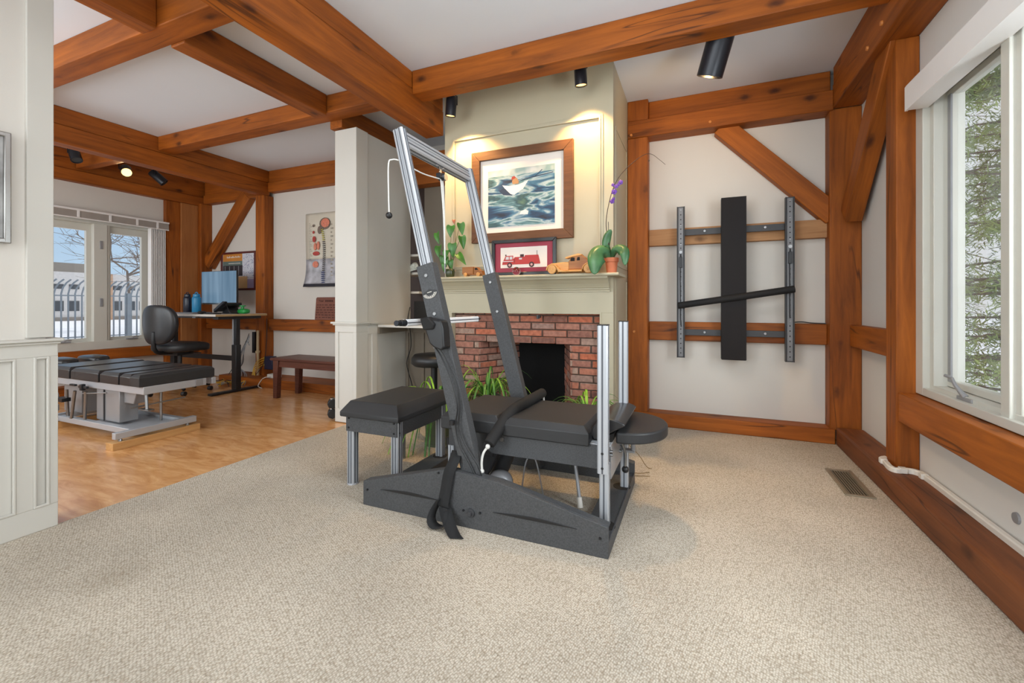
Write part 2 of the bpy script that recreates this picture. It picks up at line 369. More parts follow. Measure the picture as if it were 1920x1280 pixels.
def diag(p0, p1, wid, thick, normal):
    """a brace: local x along p0->p1, thickness along normal"""
    tn[0] += 1; p0 = Vector(p0); p1 = Vector(p1); d = (p1-p0); Ln = d.length; d.normalize(); nv = Vector(normal).normalized(); u = nv.cross(d)
    o = B(-Ln/2, Ln/2, -thick/2, thick/2, -wid/2, wid/2).build('trim_%d' % tn[0], BEAM['x'], bevel=.006)
    M = Matrix((d, nv, d.cross(nv))).transposed().to_4x4(); M.translation = (p0+p1)/2; o.matrix_world = M; return struct(o)
def smooth_path(pts, k=6):
    pts = [Vector(p) for p in pts]; out = []
    for i in range(len(pts)-1):
        p0 = pts[max(i-1, 0)]; p1 = pts[i]; p2 = pts[i+1]; p3 = pts[min(i+2, len(pts)-1)]
        for j in range(k):
            t = j/k
            out.append(.5*((2*p1)+(p2-p0)*t+(2*p0-5*p1+4*p2-p3)*t*t+(3*p1-p0-3*p2+p3)*t**3))
    out.append(pts[-1]); return out
def px(x, y, **k):
    """pixel of the photograph -> world point on a given plane (measuring helper)"""
    s_, c_ = math.sin(YAW), math.cos(YAW)
    d = Vector((-s_+c_*(x-960)/F_PX, c_+s_*(x-960)/F_PX, -(y-Y0)/F_PX)); o = Vector((0, 0, CH))
    (a, v), = k.items(); i = 'XYZ'.index(a); return o+d*((v-o[i])/d[i])
def slot_profile(w_, d_=None, g=.22, dep=.16):
    """square aluminium extrusion outline with one T-slot per face"""
    h = w_/2; v = (d_ or w_)/2; gg = w_*g/2; q = w_*dep; c = w_*.12
    return [(-h, -v+c), (-h+c, -v), (-gg, -v), (-gg, -v+q), (gg, -v+q), (gg, -v), (h-c, -v), (h, -v+c),
            (h, -gg), (h-q, -gg), (h-q, gg), (h, gg), (h, v-c), (h-c, v), (gg, v), (gg, v-q), (-gg, v-q), (-gg, v), (-h+c, v), (-h, v-c),
            (-h, gg), (-h+q, gg), (-h+q, -gg), (-h, -gg)]
def text(s, size, loc, rot, m, name='lettering', parent=None, depth=.0006, align='LEFT'):
    cu = bpy.data.curves.new('t', 'FONT'); cu.body = s; cu.size = size; cu.extrude = depth; cu.align_x = align
    t = bpy.data.objects.new('t', cu); COL.objects.link(t); dg = bpy.context.evaluated_depsgraph_get(); dg.update()
    me = bpy.data.meshes.new_from_object(t.evaluated_get(dg)); bpy.data.objects.remove(t)
    me.materials.clear(); me.materials.append(m); o = bpy.data.objects.new(name, me); COL.objects.link(o)
    off = Vector((0, 0, 0)); q = parent
    while q is not None: off += q.location; q = q.parent
    o.location = Vector(loc)-off; o.rotation_euler = rot
    if parent is not None: o.parent = parent
    return o

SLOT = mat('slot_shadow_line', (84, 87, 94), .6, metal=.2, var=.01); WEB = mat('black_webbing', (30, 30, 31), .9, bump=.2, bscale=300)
def alu(p0, p1, w_, d_, side, name, parent, offs=(0,), m=None):
    o = MB().extrude(slot_profile(w_, d_, g=.16, dep=.08), p0, p1, side).build(name, m or ALU, parent)
    P0 = Vector(p0); P1 = Vector(p1); d = (P1-P0).normalized(); sd = Vector(side); u = (sd-d*sd.dot(d)).normalized(); v = d.cross(u)
    mb = MB(); P0 = P0+d*.001; P1 = P1-d*.001
    for off in offs:
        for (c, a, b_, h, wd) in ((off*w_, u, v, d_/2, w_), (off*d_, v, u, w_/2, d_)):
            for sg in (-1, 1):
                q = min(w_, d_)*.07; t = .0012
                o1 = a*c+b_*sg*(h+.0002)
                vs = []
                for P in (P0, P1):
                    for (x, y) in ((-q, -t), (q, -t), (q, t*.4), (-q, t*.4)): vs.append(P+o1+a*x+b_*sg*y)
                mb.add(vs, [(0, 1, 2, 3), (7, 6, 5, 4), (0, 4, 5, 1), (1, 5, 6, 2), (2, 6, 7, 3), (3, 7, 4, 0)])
    mb.build('slot_shadow_strip', SLOT, o); return o  # thin dark strips paint the shade inside the slots
# ================================================================== THE SETTING
CZ = 2.835
struct(B(-2.817, 1.15, -3.05, 4.2, -.06, 0).build('floor', CARPET))
struct(B(-6.8, -2.817, -1.6, 4.3, -.06, -.006).build('floor', CORK))
struct(B(-6.9, 1.3, -3.15, 4.4, CZ, CZ+.12).build('ceiling', CEIL))
# right wall with its window opening
WY0, WY1, WZ0, WZ1 = .98, 3.07, .56, 2.24
m_ = MB(); m_.box(1.125, 1.27, -3.05, WY0, 0, CZ).box(1.125, 1.27, WY1, 4.3, 0, CZ).box(1.125, 1.27, WY0, WY1, 0, WZ0).box(1.125, 1.27, WY0, WY1, WZ1, CZ)
struct(m_.build('wall_right', WALLW))
struct(B(-.6, 1.125, 4.11, 4.3, 0, CZ).build('wall_back', WALL))
struct(B(-6.8, -2.0, 4.22, 4.36, 0, CZ).build('wall_back_left', WALL))
struct(B(-2.987, 1.27, -3.15, -3.05, 0, CZ).build('wall_rear', WALL))
struct(B(-6.8, -2.987, -1.7, -1.6, 0, CZ).build('wall_rear_left', WALL))
LY0, LY1, LZ0, LZ1 = 1.75, 3.60, .50, 2.13
m_ = MB(); m_.box(-6.86, -6.72, -1.6, LY0, 0, CZ).box(-6.86, -6.72, LY1, 4.3, 0, CZ).box(-6.86, -6.72, LY0, LY1, 0, LZ0).box(-6.86, -6.72, LY0, LY1, LZ1, CZ)
struct(m_.build('wall_left_window', WALL))

# wall beside the opening (left edge of the photo) with its wainscot
m_ = MB(); m_.box(-2.98, -2.815, -3.05, 1.04, 0, CZ)
struct(m_.build('wall_left', WALL))
m_ = MB(); m_.box(-2.987, -2.80, .972, 1.063, .895, CZ)                 # upper casing board
m_.box(-2.99, -2.80, -3.0, 1.078, 0, .11).box(-2.99, -2.80, -3.0, 1.078, .805, .875)
m_.box(-2.99, -2.80, 1.048, 1.078, .11, .805).box(-2.99, -2.80, .938, .994, .11, .805)
for k in range(7):
    y = .938-.056-.5*k; m_.box(-2.99, -2.80, y-.5-.056, y-.5, .11, .805)
m_.box(-2.985, -2.812, -3.0, 1.07, .05, .85)
struct(m_.build('trim_101', TRIM, bevel=.0025))
m_ = MB(); m_.box(-3.01, -2.775, -3.0, 1.092, .875, .89).box(-3.0, -2.787, -3.0, 1.084, .862, .875)
struct(m_.build('trim_102', TRIM, bevel=.004))
m_ = MB()
for (a, b_) in ((.43, .938), (.994, 1.048)):
    m_.box(-2.808, -2.796, a, a+.01, .11, .805).box(-2.808, -2.796, b_-.01, b_, .11, .805).box(-2.808, -2.796, a, b_, .11, .12).box(-2.808, -2.796, a, b_, .795, .805)
struct(m_.build('trim_103', TRIM, bevel=.003))

# partition between the two rooms: pilaster + wall running back
m_ = MB(); m_.box(-2.987, -2.743, 2.995, 3.143, .89, 2.60).box(-2.97, -2.755, 3.1, 3.80, .0, 2.60)
struct(m_.build('wall_partition', TRIM, bevel=.003))
m_ = MB(); m_.box(-2.987, -2.743, 2.995, 3.143, 0, .12).box(-2.987, -2.743, 2.995, 3.143, .80, .875)
for x0, x1 in ((-2.987, -2.95), (-2.78, -2.743)): m_.box(x0, x1, 2.995, 3.143, .12, .80)
m_.box(-2.96, -2.76, 3.006, 3.14, .1, .82)
m_.box(-2.76, -2.743, 3.143, 3.27, 0, .12).box(-2.76, -2.743, 3.143, 3.27, .78, .85)
m_.box(-2.76, -2.743, 3.20, 3.27, 0, .85)
struct(m_.build('trim_104', TRIM, bevel=.003))
m_ = MB(); m_.box(-3.015, -2.715, 2.967, 3.16, .875, .892).box(-3.0, -2.73, 2.98, 3.16, .862, .875)
m_.box(-2.755, -2.722, 3.16, 3.27, .868, .882)
struct(m_.build('trim_105', TRIM, bevel=.003))
# niche
struct(B(-2.76, -2.0, 3.72, 3.74, 0, .83).build('wall_niche_low', NICHE))
m_ = MB()
for x in (-2.75, -2.56, -2.30, -2.04): m_.box(x, x+.035, 3.705, 3.72, 0, .83)
m_.box(-2.75, -2.0, 3.705, 3.72, .76, .83).box(-2.75, -2.0, 3.705, 3.72, 0, .1)
struct(m_.build('trim_106', NICHE, bevel=.002))
struct(B(-2.665, -2.0, 3.92, 3.95, .86, 2.28).build('wall_niche_up', NICHE))
struct(B(-3.2, -2.0, 4.19, 4.21, .83, 2.6).build('trim_107', wood('dark_cabinet', 'z', (44, 28, 20), (64, 42, 30), knots=0, crack=0)))
m_ = MB()
for z in (1.16, 1.36, 1.55): m_.box(-2.95, -2.67, 3.83, 4.19, z, z+.022)
struct(m_.build('trim_108', WHITEP))
struct(B(-2.74, -2.0, 3.27, 3.705, .835, .858).build('trim_109', TRIM, bevel=.002))
struct(B(-2.742, -2.722, 3.27, 3.70, .775, .832).build('trim_110', NICHE, bevel=.002))
beam(-2.74, -2.0, 3.78, 3.92, 2.28, 2.60, 'x')

# ------------------------------------------------------------------ timber frame
beam(-2.18, -2.005, -2.9, 3.235, 2.494, 2.700, 'y'); beam(-2.18, -2.010, -2.9, 3.235, 2.703, 2.834, 'y')   # great beam
beam(-2.005, .943, 2.785, 2.935, 2.655, 2.834, 'x')                 # cross beam over the room
beam(-3.04, -2.905, -1.5, 1.547, 2.657, 2.834, 'y'); beam(-3.04, -2.905, 1.695, 2.82, 2.657, 2.834, 'y'); beam(-3.04, -2.905, 2.99, 4.2, 2.62, 2.834, 'y')
beam(-5.285, -2.18, 1.547, 1.695, 2.671, 2.834, 'x')
beam(-5.285, -2.18, 2.825, 2.985, 2.685, 2.834, 'x')
beam(-5.43, -5.285, -1.5, 4.15, 2.505, 2.670, 'y'); beam(-5.43, -5.291, -1.5, 4.15, 2.672, 2.834, 'y')
beam(-5.285, -2.905, 4.12, 4.22, 2.545, 2.675, 'x'); beam(-5.285, -2.905, 4.135, 4.22, 2.678, 2.834, 'x')
beam(-6.62, -5.43, 4.12, 4.22, 2.50, 2.63, 'x'); beam(-6.62, -5.43, 4.14, 4.22, 2.633, 2.834, 'x')
beam(-5.47, -5.30, 4.08, 4.22, .09, 2.505, 'z')
beam(-6.72, -6.62, -1.5, 4.22, 2.47, 2.60, 'y'); beam(-6.72, -6.655, -1.5, 4.22, 2.603, 2.834, 'y')
beam(-6.62, -5.43, 2.70, 2.80, 2.62, 2.834, 'x')
beam(-6.72, -6.655, 3.655, 3.835, .10, 2.47, 'z'); beam(-6.72, -6.64, 3.835, 4.06, .10, 2.47, 'z', PALEPOST)
beam(-6.72, -6.575, 4.06, 4.22, .10, 2.50, 'z')
diag((-6.57, 4.165, 1.62), (-5.72, 4.165, 2.56), .19, .10, (0, 1, 0))
beam(-6.72, -6.62, -1.5, 4.05, .375, .50, 'y')
beam(-5.27, -2.99, 4.12, 4.22, .70, .85, 'x'); beam(-6.575, -5.47, 4.13, 4.22, .70, .85, 'x')
beam(-5.9, -2.99, 3.87, 4.22, -.006, .105, 'x', None); beam(-6.72, -6.55, -1.5, 4.22, -.006, .11, 'y')
# main room back wall frame
beam(-.563, .943, 3.95, 4.11, 2.505, 2.655, 'x'); beam(-.39, .943, 4.03, 4.11, 2.658, 2.834, 'x'); beam(-.565, -.39, 3.96, 4.11, 2.656, 2.834, 'z')
beam(-.563, -.392, 3.95, 4.11, .112, 2.503, 'z')
beam(-.39, .925, 4.045, 4.11, .735, .896, 'x')
beam(-.39, .925, 4.045, 4.11, 1.563, 1.705, 'x', BOARD, .003)
beam(-.6, .955, 3.95, 4.11, 0, .113, 'x')
beam(.925, 1.124, 3.98, 4.11, .10, 2.52, 'z')
diag((.97, 4.06, 1.72), (.19, 4.06, 2.53), .155, .09, (0, 1, 0))
# right wall frame
beam(.943, 1.124, -2.9, 3.98, 2.52, 2.70, 'y'); beam(.948, 1.124, -2.9, 3.98, 2.702, 2.834, 'y')
beam(1.02, 1.124, 3.07, 3.215, .13, 2.52, 'z'); beam(1.02, 1.124, .82, .97, .13, 2.52, 'z')
diag((1.045, 3.93, 1.70), (1.045, 3.10, 2.62), .17, .10, (1, 0, 0))
beam(1.05, 1.124, 3.215, 3.98, .735, .895, 'y')
beam(1.028, 1.124, .97, 3.072, .40, .56, 'y')
beam(.955, 1.124, -2.9, 3.94, 0, .134, 'y', LOG, .012)
# pegs
PEG = mat('oak_peg', (206, 130, 60), .5)
for i, p in enumerate(((-.53, 3.948, 2.53), (-.505, 3.948, .81), (.10, 3.948, 2.545))):
    tn[0] += 1; struct(MB().cyl(p, (p[0], p[1]-.012, p[2]), .012, .010, 12).build('trim_%d' % tn[0], PEG, smooth=False))

for (y, z) in ((3.02, 2.60), (3.24, 2.58)):
    tn[0] += 1; struct(MB().cyl((.944, y, z), (.934, y, z), .014, .012, 12).build('trim_%d' % tn[0], PEG))
# ------------------------------------------------------------------ chimney breast, mantel and brick
struct(B(-2.0, -.565, 3.25, 4.12, .98, CZ).build('wall_chimney', CHIM))
struct(B(-2.0, -1.918, 3.25, 4.12, 0, .98).build('wall_chimney_left', CHIM))
struct(B(-.658, -.565, 3.25, 4.12, 0, .98).build('wall_chimney_right', CHIM))
m_ = MB(); X0, X1, Z0, Z1 = -1.895, -.668, 1.37, 2.43
for t_, y in ((.030, 3.241), (.014, 3.232)):
    m_.box(X0, X1, y, 3.25, Z1, Z1+t_).box(X0, X1, y, 3.25, Z0-t_, Z0).box(X0-t_, X0, y, 3.25, Z0-t_, Z1+t_).box(X1, X1+t_, y, 3.25, Z0-t_, Z1+t_)
Y0_, Y1_ = 3.33, 3.90
for t_ in (.02,):
    m_.box(-.565, -.559, Y0_, Y1_, Z1-.06, Z1-.06+t_).box(-.565, -.559, Y0_, Y0_+t_, 1.36, Z1-.06).box(-.565, -.559, Y1_-t_, Y1_, 1.36, Z1-.06)
    m_.box(-.565, -.559, Y0_, Y1_, 1.34, 1.36).box(-.565, -.559, Y1_-t_, Y1_, .12, 1.24).box(-.565, -.559, Y0_, Y0_+t_, .12, 1.24)
struct(m_.build('trim_111', CHIM, bevel=.002))
t = thing('mantelpiece', 'khaki painted mantelpiece with crown moulding above the brick fireplace', 'mantel', (-1.28, 3.2, 0))
m_ = MB(); m_.prism([(3.10, 1.252), (3.095, 1.262), (3.10, 1.272), (3.25, 1.272), (3.25, 1.252)], 'x', -2.0, -.502)
m_.box(-.565, -.502, 3.24, 3.46, 1.252, 1.272)
m_.build('shelf', CHIM, t, bevel=.002)
m_ = MB(); prof = [(3.25, 1.252), (3.125, 1.252), (3.128, 1.238), (3.150, 1.225), (3.178, 1.20), (3.194, 1.180), (3.20, 1.17), (3.212, 1.168), (3.212, 1.158), (3.222, 1.152), (3.222, 1.142), (3.25, 1.142)]
m_.prism(prof, 'x', -2.0, -.585); m_.build('crown_moulding', CHIM, t)
m_ = MB(); m_.box(-2.0, -.561, 3.232, 3.25, .985, 1.142).box(-2.0, -1.925, 3.232, 3.25, 0, .985).box(-.652, -.561, 3.232, 3.25, 0, .985)
m_.box(-1.93, -.648, 3.225, 3.27, .975, .988).box(-1.93, -1.918, 3.225, 3.27, 0, .985).box(-.66, -.648, 3.225, 3.27, 0, .985)
m_.build('surround', CHIM, t, bevel=.002)
t = thing('fireplace', 'red brick fireplace with a soot-black opening under the khaki mantel', 'fireplace', (-1.28, 3.4, 0))
def bricks(mb, O, U, Nn, W, H, skip=None, z0=0, off=0):
    O = Vector(O); U = Vector(U).normalized(); Nn = Vector(Nn).normalized(); rows = int(math.ceil((H-z0)/.0565)); L_ = .2
    for r in range(rows):
        x = -((r+off) % 2)*L_/2-random.random()*.02
        while x < W:
            a = max(x+.006, 0); b_ = min(x+L_-.006, W); za = z0+r*.0565+.004; zb = min(za+.0485, H)
            x += L_
            if b_-a < .02 or zb-za < .01: continue
            segs = [(a, b_)]
            if skip: segs = skip(a, b_, (za+zb)/2)
            for (p, q) in segs:
                if q-p < .02: continue
                j = random.uniform(-.003, .004); d = .022+j
                vs = []
                for zz in (za, zb):
                    for (u_, n_) in ((p, -.03), (q, -.03), (q, d-.02), (p, d-.02)): 
                        w_ = random.uniform(-.0018, .0018)
                        vs.append(O+U*(u_+w_)+Nn*(n_+w_)+Vector((0, 0, zz+w_)))
                mb.add(vs, [(0, 3, 2, 1), (4, 5, 6, 7), (0, 1, 5, 4), (1, 2, 6, 5), (2, 3, 7, 6), (3, 0, 4, 7)])
OX0, OX1, OZ = -1.69, -.885, .738
def sk(a, b_, z):
    if z > OZ: return [(a, b_)]
    u0, u1 = OX0+1.918, OX1+1.918; o = []
    if a < u0: o.append((a, min(b_, u0)))
    if b_ > u1: o.append((max(a, u1), b_))
    return o
mb = MB(); bricks(mb, (-1.918, 3.285, 0), (1, 0, 0), (0, -1, 0), 1.26, .975, sk)
bricks(mb, (OX0+.01, 3.285, 0), (.19, .42, 0), (.42, -.19, 0), .46, OZ, None, off=1)
bricks(mb, (OX1-.175, 3.70, 0), (.165, -.42, 0), (-.42, -.165, 0), .45, OZ, None)
mb.build('brickwork', BRICK, t, bevel=.003, seg=1)
mb = MB(); mb.box(-1.918, OX0, 3.29, 3.36, 0, .975).box(OX1, -.658, 3.29, 3.36, 0, .975).box(OX0, OX1, 3.29, 3.36, OZ+.01, .975)
mb.prism([(OX0, 3.3), (OX0+.18, 3.72), (OX0, 3.72)], 'z', 0, OZ).prism([(OX1, 3.3), (OX1-.16, 3.72), (OX1, 3.72)], 'z', 0, OZ)
mb.build('mortar', MORTAR, t)
mb = MB(); mb.box(-1.7, -.88, 3.70, 3.74, 0, .96).box(-1.7, -.88, 3.37, 3.74, .78, .80).box(OX0+.05, OX1-.05, 3.36, 3.72, 0, .012)
mb.build('firebox', FIREBLACK, t)
mb = MB(); mb.cyl((-1.145, 3.27, .95), (-1.145, 3.235, .95), .012, .015, 14).box(-1.152, -1.138, 3.22, 3.24, .935, .965); mb.build('damper_knob', DARKPOWDER, t, bevel=.001)

# ------------------------------------------------------------------ right window
g = sgrp('window_1', (1.16, 2.0, .56))
m_ = MB()
m_.box(1.105, 1.26, 2.99, 3.07, .565, 2.24).box(1.105, 1.26, .98, 1.06, .565, 2.24).box(1.105, 1.26, 1.06, 2.99, .565, .605).box(1.105, 1.26, 1.06, 2.99, 2.17, 2.24)
m_.box(1.135, 1.26, 2.95, 2.99, .60, 2.18).box(1.135, 1.26, 1.06, 2.99, .60, .625).box(1.135, 1.26, 1.06, 2.99, 2.145, 2.18)
for y in (2.32, 1.65): m_.box(1.12, 1.26, y, y+.055, .60, 2.18).box(1.14, 1.26, y-.03, y+.085, .60, 2.18)
m_.box(1.14, 1.26, 1.06, 1.09, .6, 2.18)
m_.build('frame', WINW, g, bevel=.003)
for i, (a, b_) in enumerate(((2.405, 2.95), (1.735, 2.29), (1.09, 1.62))):
    s_ = MB(); s_.box(1.188, 1.235, a, a+.05, .628, 2.142).box(1.188, 1.235, b_-.05, b_, .628, 2.142).box(1.188, 1.235, a, b_, .628, .66).box(1.188, 1.235, a, b_, 2.11, 2.142)
    so = s_.build('sash', WINW, g, bevel=.003)
    so_off = MB().box(1.208, 1.212, a+.045, b_-.045, .65, 2.12); so_off.build('pane', GLASS_D, so)
    gk = MB(); gk.box(1.182, 1.19, b_-.05, b_-.022, .655, 2.115); gk.build('gasket', GREYMET, so)
    k = MB(); c_ = (a+b_)/2-.02
    k.box(1.128, 1.165, c_-.06, c_+.06, .605, .622); k.tube([(1.14, c_+.01, .62), (1.128, c_+.03, .645), (1.12, c_+.055, .672), (1.118, c_+.075, .70)], [.014, .010, .008, .007], 8)
    k.cyl((1.118, c_+.075, .70), (1.105, c_+.105, .706), .007, .008, 8)
    if i < 1: k.build('crank_handle', GREYMET, g, bevel=.002)
for z in (.90, 1.72): MB().prism([(2.375, z), (2.40, z+.004), (2.385, z+.05)], 'x', 1.13, 1.15).build('sash_lock', BLACK, g)
# valance above it
t = thing('blind_valance', 'long white valance across the top of the right window', 'valance', (1.07, 1.9, 2.08))
m_ = MB(); m_.prism([(1.03, 2.085), (1.03, 2.212), (1.036, 2.222), (1.125, 2.222), (1.125, 2.214), (1.042, 2.214), (1.042, 2.085)], 'y', .9, 2.99); m_.build('fascia', VAL, t)
m_ = MB().box(1.042, 1.125, .9, 2.985, 2.088, 2.094); m_.build('headrail', VAL, t)

# ------------------------------------------------------------------ left window
g = sgrp('window_2', (-6.75, 2.7, .5))
m_ = MB(); m_.box(-6.80, -6.69, LY1-.08, LY1, LZ0+.02, LZ1).box(-6.80, -6.69, LY0, LY0+.08, LZ0+.02, LZ1).box(-6.80, -6.69, LY0, LY1, LZ0, .60).box(-6.80, -6.69, LY0, LY1, 2.02, LZ1)
m_.box(-6.80, -6.70, 2.90, 3.03, .55, 2.05).box(-6.79, -6.715, 2.98, 3.06, .55, 2.05)
m_.box(-6.80, -6.71, 2.23, 2.30, .55, 2.05)
m_.build('frame', WINW, g, bevel=.003)
for i, (a, b_) in enumerate(((3.05, 3.52), (2.30, 2.90), (1.83, 2.23))):
    s_ = MB(); s_.box(-6.81, -6.765, a, a+.045, .595, 2.02).box(-6.81, -6.765, b_-.045-(.05 if i == 0 else 0), b_, .595, 2.02).box(-6.81, -6.765, a, b_, .595, .64).box(-6.81, -6.765, a, b_, 1.935, 2.02)
    so = s_.build('sash', WINW, g, bevel=.003)
    MB().box(-6.79, -6.786, a+.04, b_-.04, .62, 1.95).build('pane', GLASS, so)
for y in (3.28, 2.62):
    k = MB(); k.box(-6.70, -6.668, y-.06, y+.06, .603, .618); k.tube([(-6.68, y-.01, .615), (-6.665, y+.02, .635), (-6.66, y+.06, .632)], [.012, .007, .006], 8); k.build('crank_handle', GREYMET, g, bevel=.002)
for z in (1.02, 1.72): B(-6.70, -6.690, 2.955, 2.985, z, z+.10).build('sash_lock', GREYMET, g, bevel=.003)
t = thing('vertical_blind', 'cream vertical blind bunched at the right of the left room window', 'blind', (-6.66, 3.5, 1.9))
m_ = MB().box(-6.70, -6.60, 1.7, 3.665, 2.135, 2.155); m_.build('headrail', VAL, t); MB().box(-6.625, -6.612, 1.7, 3.665, 2.055, 2.135).build('fascia', mat('taupe_fascia', (158, 150, 142), .5), t); MB().box(-6.625, -6.608, 1.7, 3.665, 2.045, 2.057).build('fascia_lip', VAL, t)
m_ = MB().box(-6.655, -6.645, 1.7, 3.66, 2.06, 2.13); m_.build('track', GREYMET, t)
for y in (1.95, 2.35, 2.72, 3.02, 3.30, 3.53): B(-6.612, -6.605, y-.013, y+.013, 2.06, 2.135).build('clip', VAL, t, bevel=.003)
m_ = MB()
for k in range(9):
    y = 3.46+k*.021; m_.add([(-6.69, y, .56), (-6.64, y+.012, .56), (-6.64, y+.012, 2.05), (-6.69, y, 2.05)], [(0, 1, 2, 3)])
m_.build('slats', VAL, t, solid=.002)
MB().tube([(-6.615, 3.46, 2.05), (-6.613, 3.462, 1.2), (-6.615, 3.47, .9)], .003, 6).build('cord', WHITEP, t)
# ================================================================== THE DECOMPRESSION TABLE (centre)
T = thing('decompression_table', 'graphite steel spinal decompression table with leaning aluminium gantry in the middle of the carpet', 'therapy table', (-.97, 2.22, 0))
def cushion(mb, x0, x1, y0, y1, z0, z1, ins=.03, ch=.035, crown=.0, taper=.006):
    lay = [(z0, taper), (z0+.004, 0), (z1-ch, 0), (z1-ch*.15, ins*.85), (z1, ins)]
    vs = []
    for z, i in lay: vs += [(x0+i, y0+i, z), (x1-i, y0+i, z), (x1-i, y1-i, z), (x0+i, y1-i, z)]
    fs = [(3, 2, 1, 0)]
    for k in range(len(lay)-1):
        for j in range(4): fs.append((k*4+j, k*4+(j+1) % 4, (k+1)*4+(j+1) % 4, (k+1)*4+j))
    q = (len(lay)-1)*4; fs.append((q, q+1, q+2, q+3)); return mb.add(vs, fs)
side = [(-1.611, 0), (-1.611, .124), (-1.125, .252), (-1.05, .255), (-.83, .238), (-.335, .130), (-.335, 0)]
def base_side(y0, y1, inward, holes):
    mb = MB(); mb.prism(side, 'y', y0, y1)
    top = side[1:6]; lo, hi = (y1, y1+.042) if inward > 0 else (y0-.042, y0)
    for a, b_ in zip(top[:-1], top[1:]):
        mb.prism([(a[0], a[1]-.004), (a[0], a[1]), (b_[0], b_[1]), (b_[0], b_[1]-.004)], 'y', lo, hi)
    return mb
sp_ = base_side(1.81, 1.822, 1, 0).build('base_side_plate', BLACKPOWDER, T, bevel=.002)
# two lens-shaped grooves, shade painted in black, and bolts on the near plate
def lens(x0, x1, z, h, skew):
    pts = []
    for k in range(13):
        t_ = k/12; pts.append((x0+(x1-x0)*t_, z+skew*t_+math.sin(PI*t_)*h))
    for k in range(12, -1, -1):
        t_ = k/12; pts.append((x0+(x1-x0)*t_, z+skew*t_-math.sin(PI*t_)*h*.15))
    return pts
for x0, x1, s_ in ((-1.495, -1.145, .004), (-.86, -.465, .002)):
    MB().prism(lens(x0, x1, .098, .013, s_), 'y', 1.8065, 1.811).build('pressed_groove_shade', BLACK, sp_, bevel=.001)
mb = MB(); mb.cyl((-.973, 1.811, .075), (-.973, 1.800, .075), .020, .020, 20).cyl((-.973, 1.803, .075), (-.973, 1.79, .075), .012, .011, 6); mb.build('pivot_bolt', DARKPOWDER, sp_, bevel=.001)
for x, z in ((-1.012, .080), (-.925, .083), (-.369, .081), (-1.583, .083), (-1.15, .235)):
    MB().cyl((x, 1.811, z), (x, 1.804, z), .006, .005, 8).build('bolt', BLACK, sp_)
base_side(2.638, 2.65, -1, 0).build('base_side_plate', BLACKPOWDER, T, bevel=.002)
def cross(x0, x1, name):
    mb = MB(); mb.box(x0, x1, 1.822, 2.638, .052, .060)
    mb.box(x0, x0+.006, 1.822, 2.638, 0, .056).box(x1-.006, x1, 1.822, 2.638, 0, .064); return mb.build(name, BLACKPOWDER, T, bevel=.0015)
cross(-.46, -.335, 'cross_plate'); cross(-1.609, -1.47, 'cross_plate')
for x, y in ((-.378, 1.965), (-.375, 2.42), (-1.545, 2.0), (-1.545, 2.45)):
    MB().lathe([(.040, 0), (.046, 0), (.046, .003), (.040, .003)], (x, y, .0595), 24).build('post_collar', DARK, T)
# uprights at the head end: a wide sleeve over a narrower post
SP = slot_profile(.047); SP2 = slot_profile(.042); SPL = slot_profile(.040)
for (x, y) in ((-.384, 1.955), (-.366, 2.42)):
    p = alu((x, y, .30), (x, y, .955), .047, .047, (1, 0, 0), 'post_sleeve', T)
    MB().box(x-.024, x+.024, y-.024, y+.024, .954, .960).build('end_cap', BLACK, p, bevel=.002)
    alu((x+.004, y+.012, .02), (x+.004, y+.012, .34), .042, .042, (1, 0, 0), 'post', T)
    for k in range(7): MB().cyl((x+.023, y, .36+.09*k), (x+.0265, y, .36+.09*k), .0035, .002, 8).build('stud', STEEL, p)
for z in (.39, .325): MB().cyl((-.384, 1.93, z), (-.384, 1.942, z), .006, .006, 8).build('bolt', BLACK, T)
# gantry arms (grey boxes) leaning back, with aluminium extensions and a cross bar
A0 = Vector((-.935, 0, .02)); A1 = Vector((-1.255, 0, 1.2475)); D = (A1-A0).normalized(); U = Vector((-D.z, 0, D.x)); U = -U if U.x < 0 else U
def arm_poly(): 
    h = .047; return [(A0-U*h), (A0+U*h), (A1+U*h), (A1-U*h)]
for nm, y0, y1 in (('near', 1.84, 1.895), ('far', 2.575, 2.63)):
    mb = MB(); P4 = [(p.x, p.z) for p in arm_poly()]; mb.prism(P4, 'y', y0, y1); arm = mb.build('gantry_arm', BLACKPOWDER, T, bevel=.002)
    for s_ in (.955, .80):
        c_ = A0+(A1-A0)*s_
        MB().cyl((c_.x, y0+.001, c_.z), (c_.x, y0-.005, c_.z), .0105, .009, 16).build('bolt', STEEL, arm, bevel=.001)
    yc = (y0+y1)/2
    e0 = A1-D*.10; e1 = Vector((-1.425, 0, 1.955))
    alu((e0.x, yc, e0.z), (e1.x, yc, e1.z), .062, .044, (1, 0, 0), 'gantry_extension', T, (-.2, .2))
alu((-1.425, 1.888, 1.912), (-1.425, 2.585, 1.912), .052, .088, (1, 0, .23), 'crossbar', T, (-.22, .22))
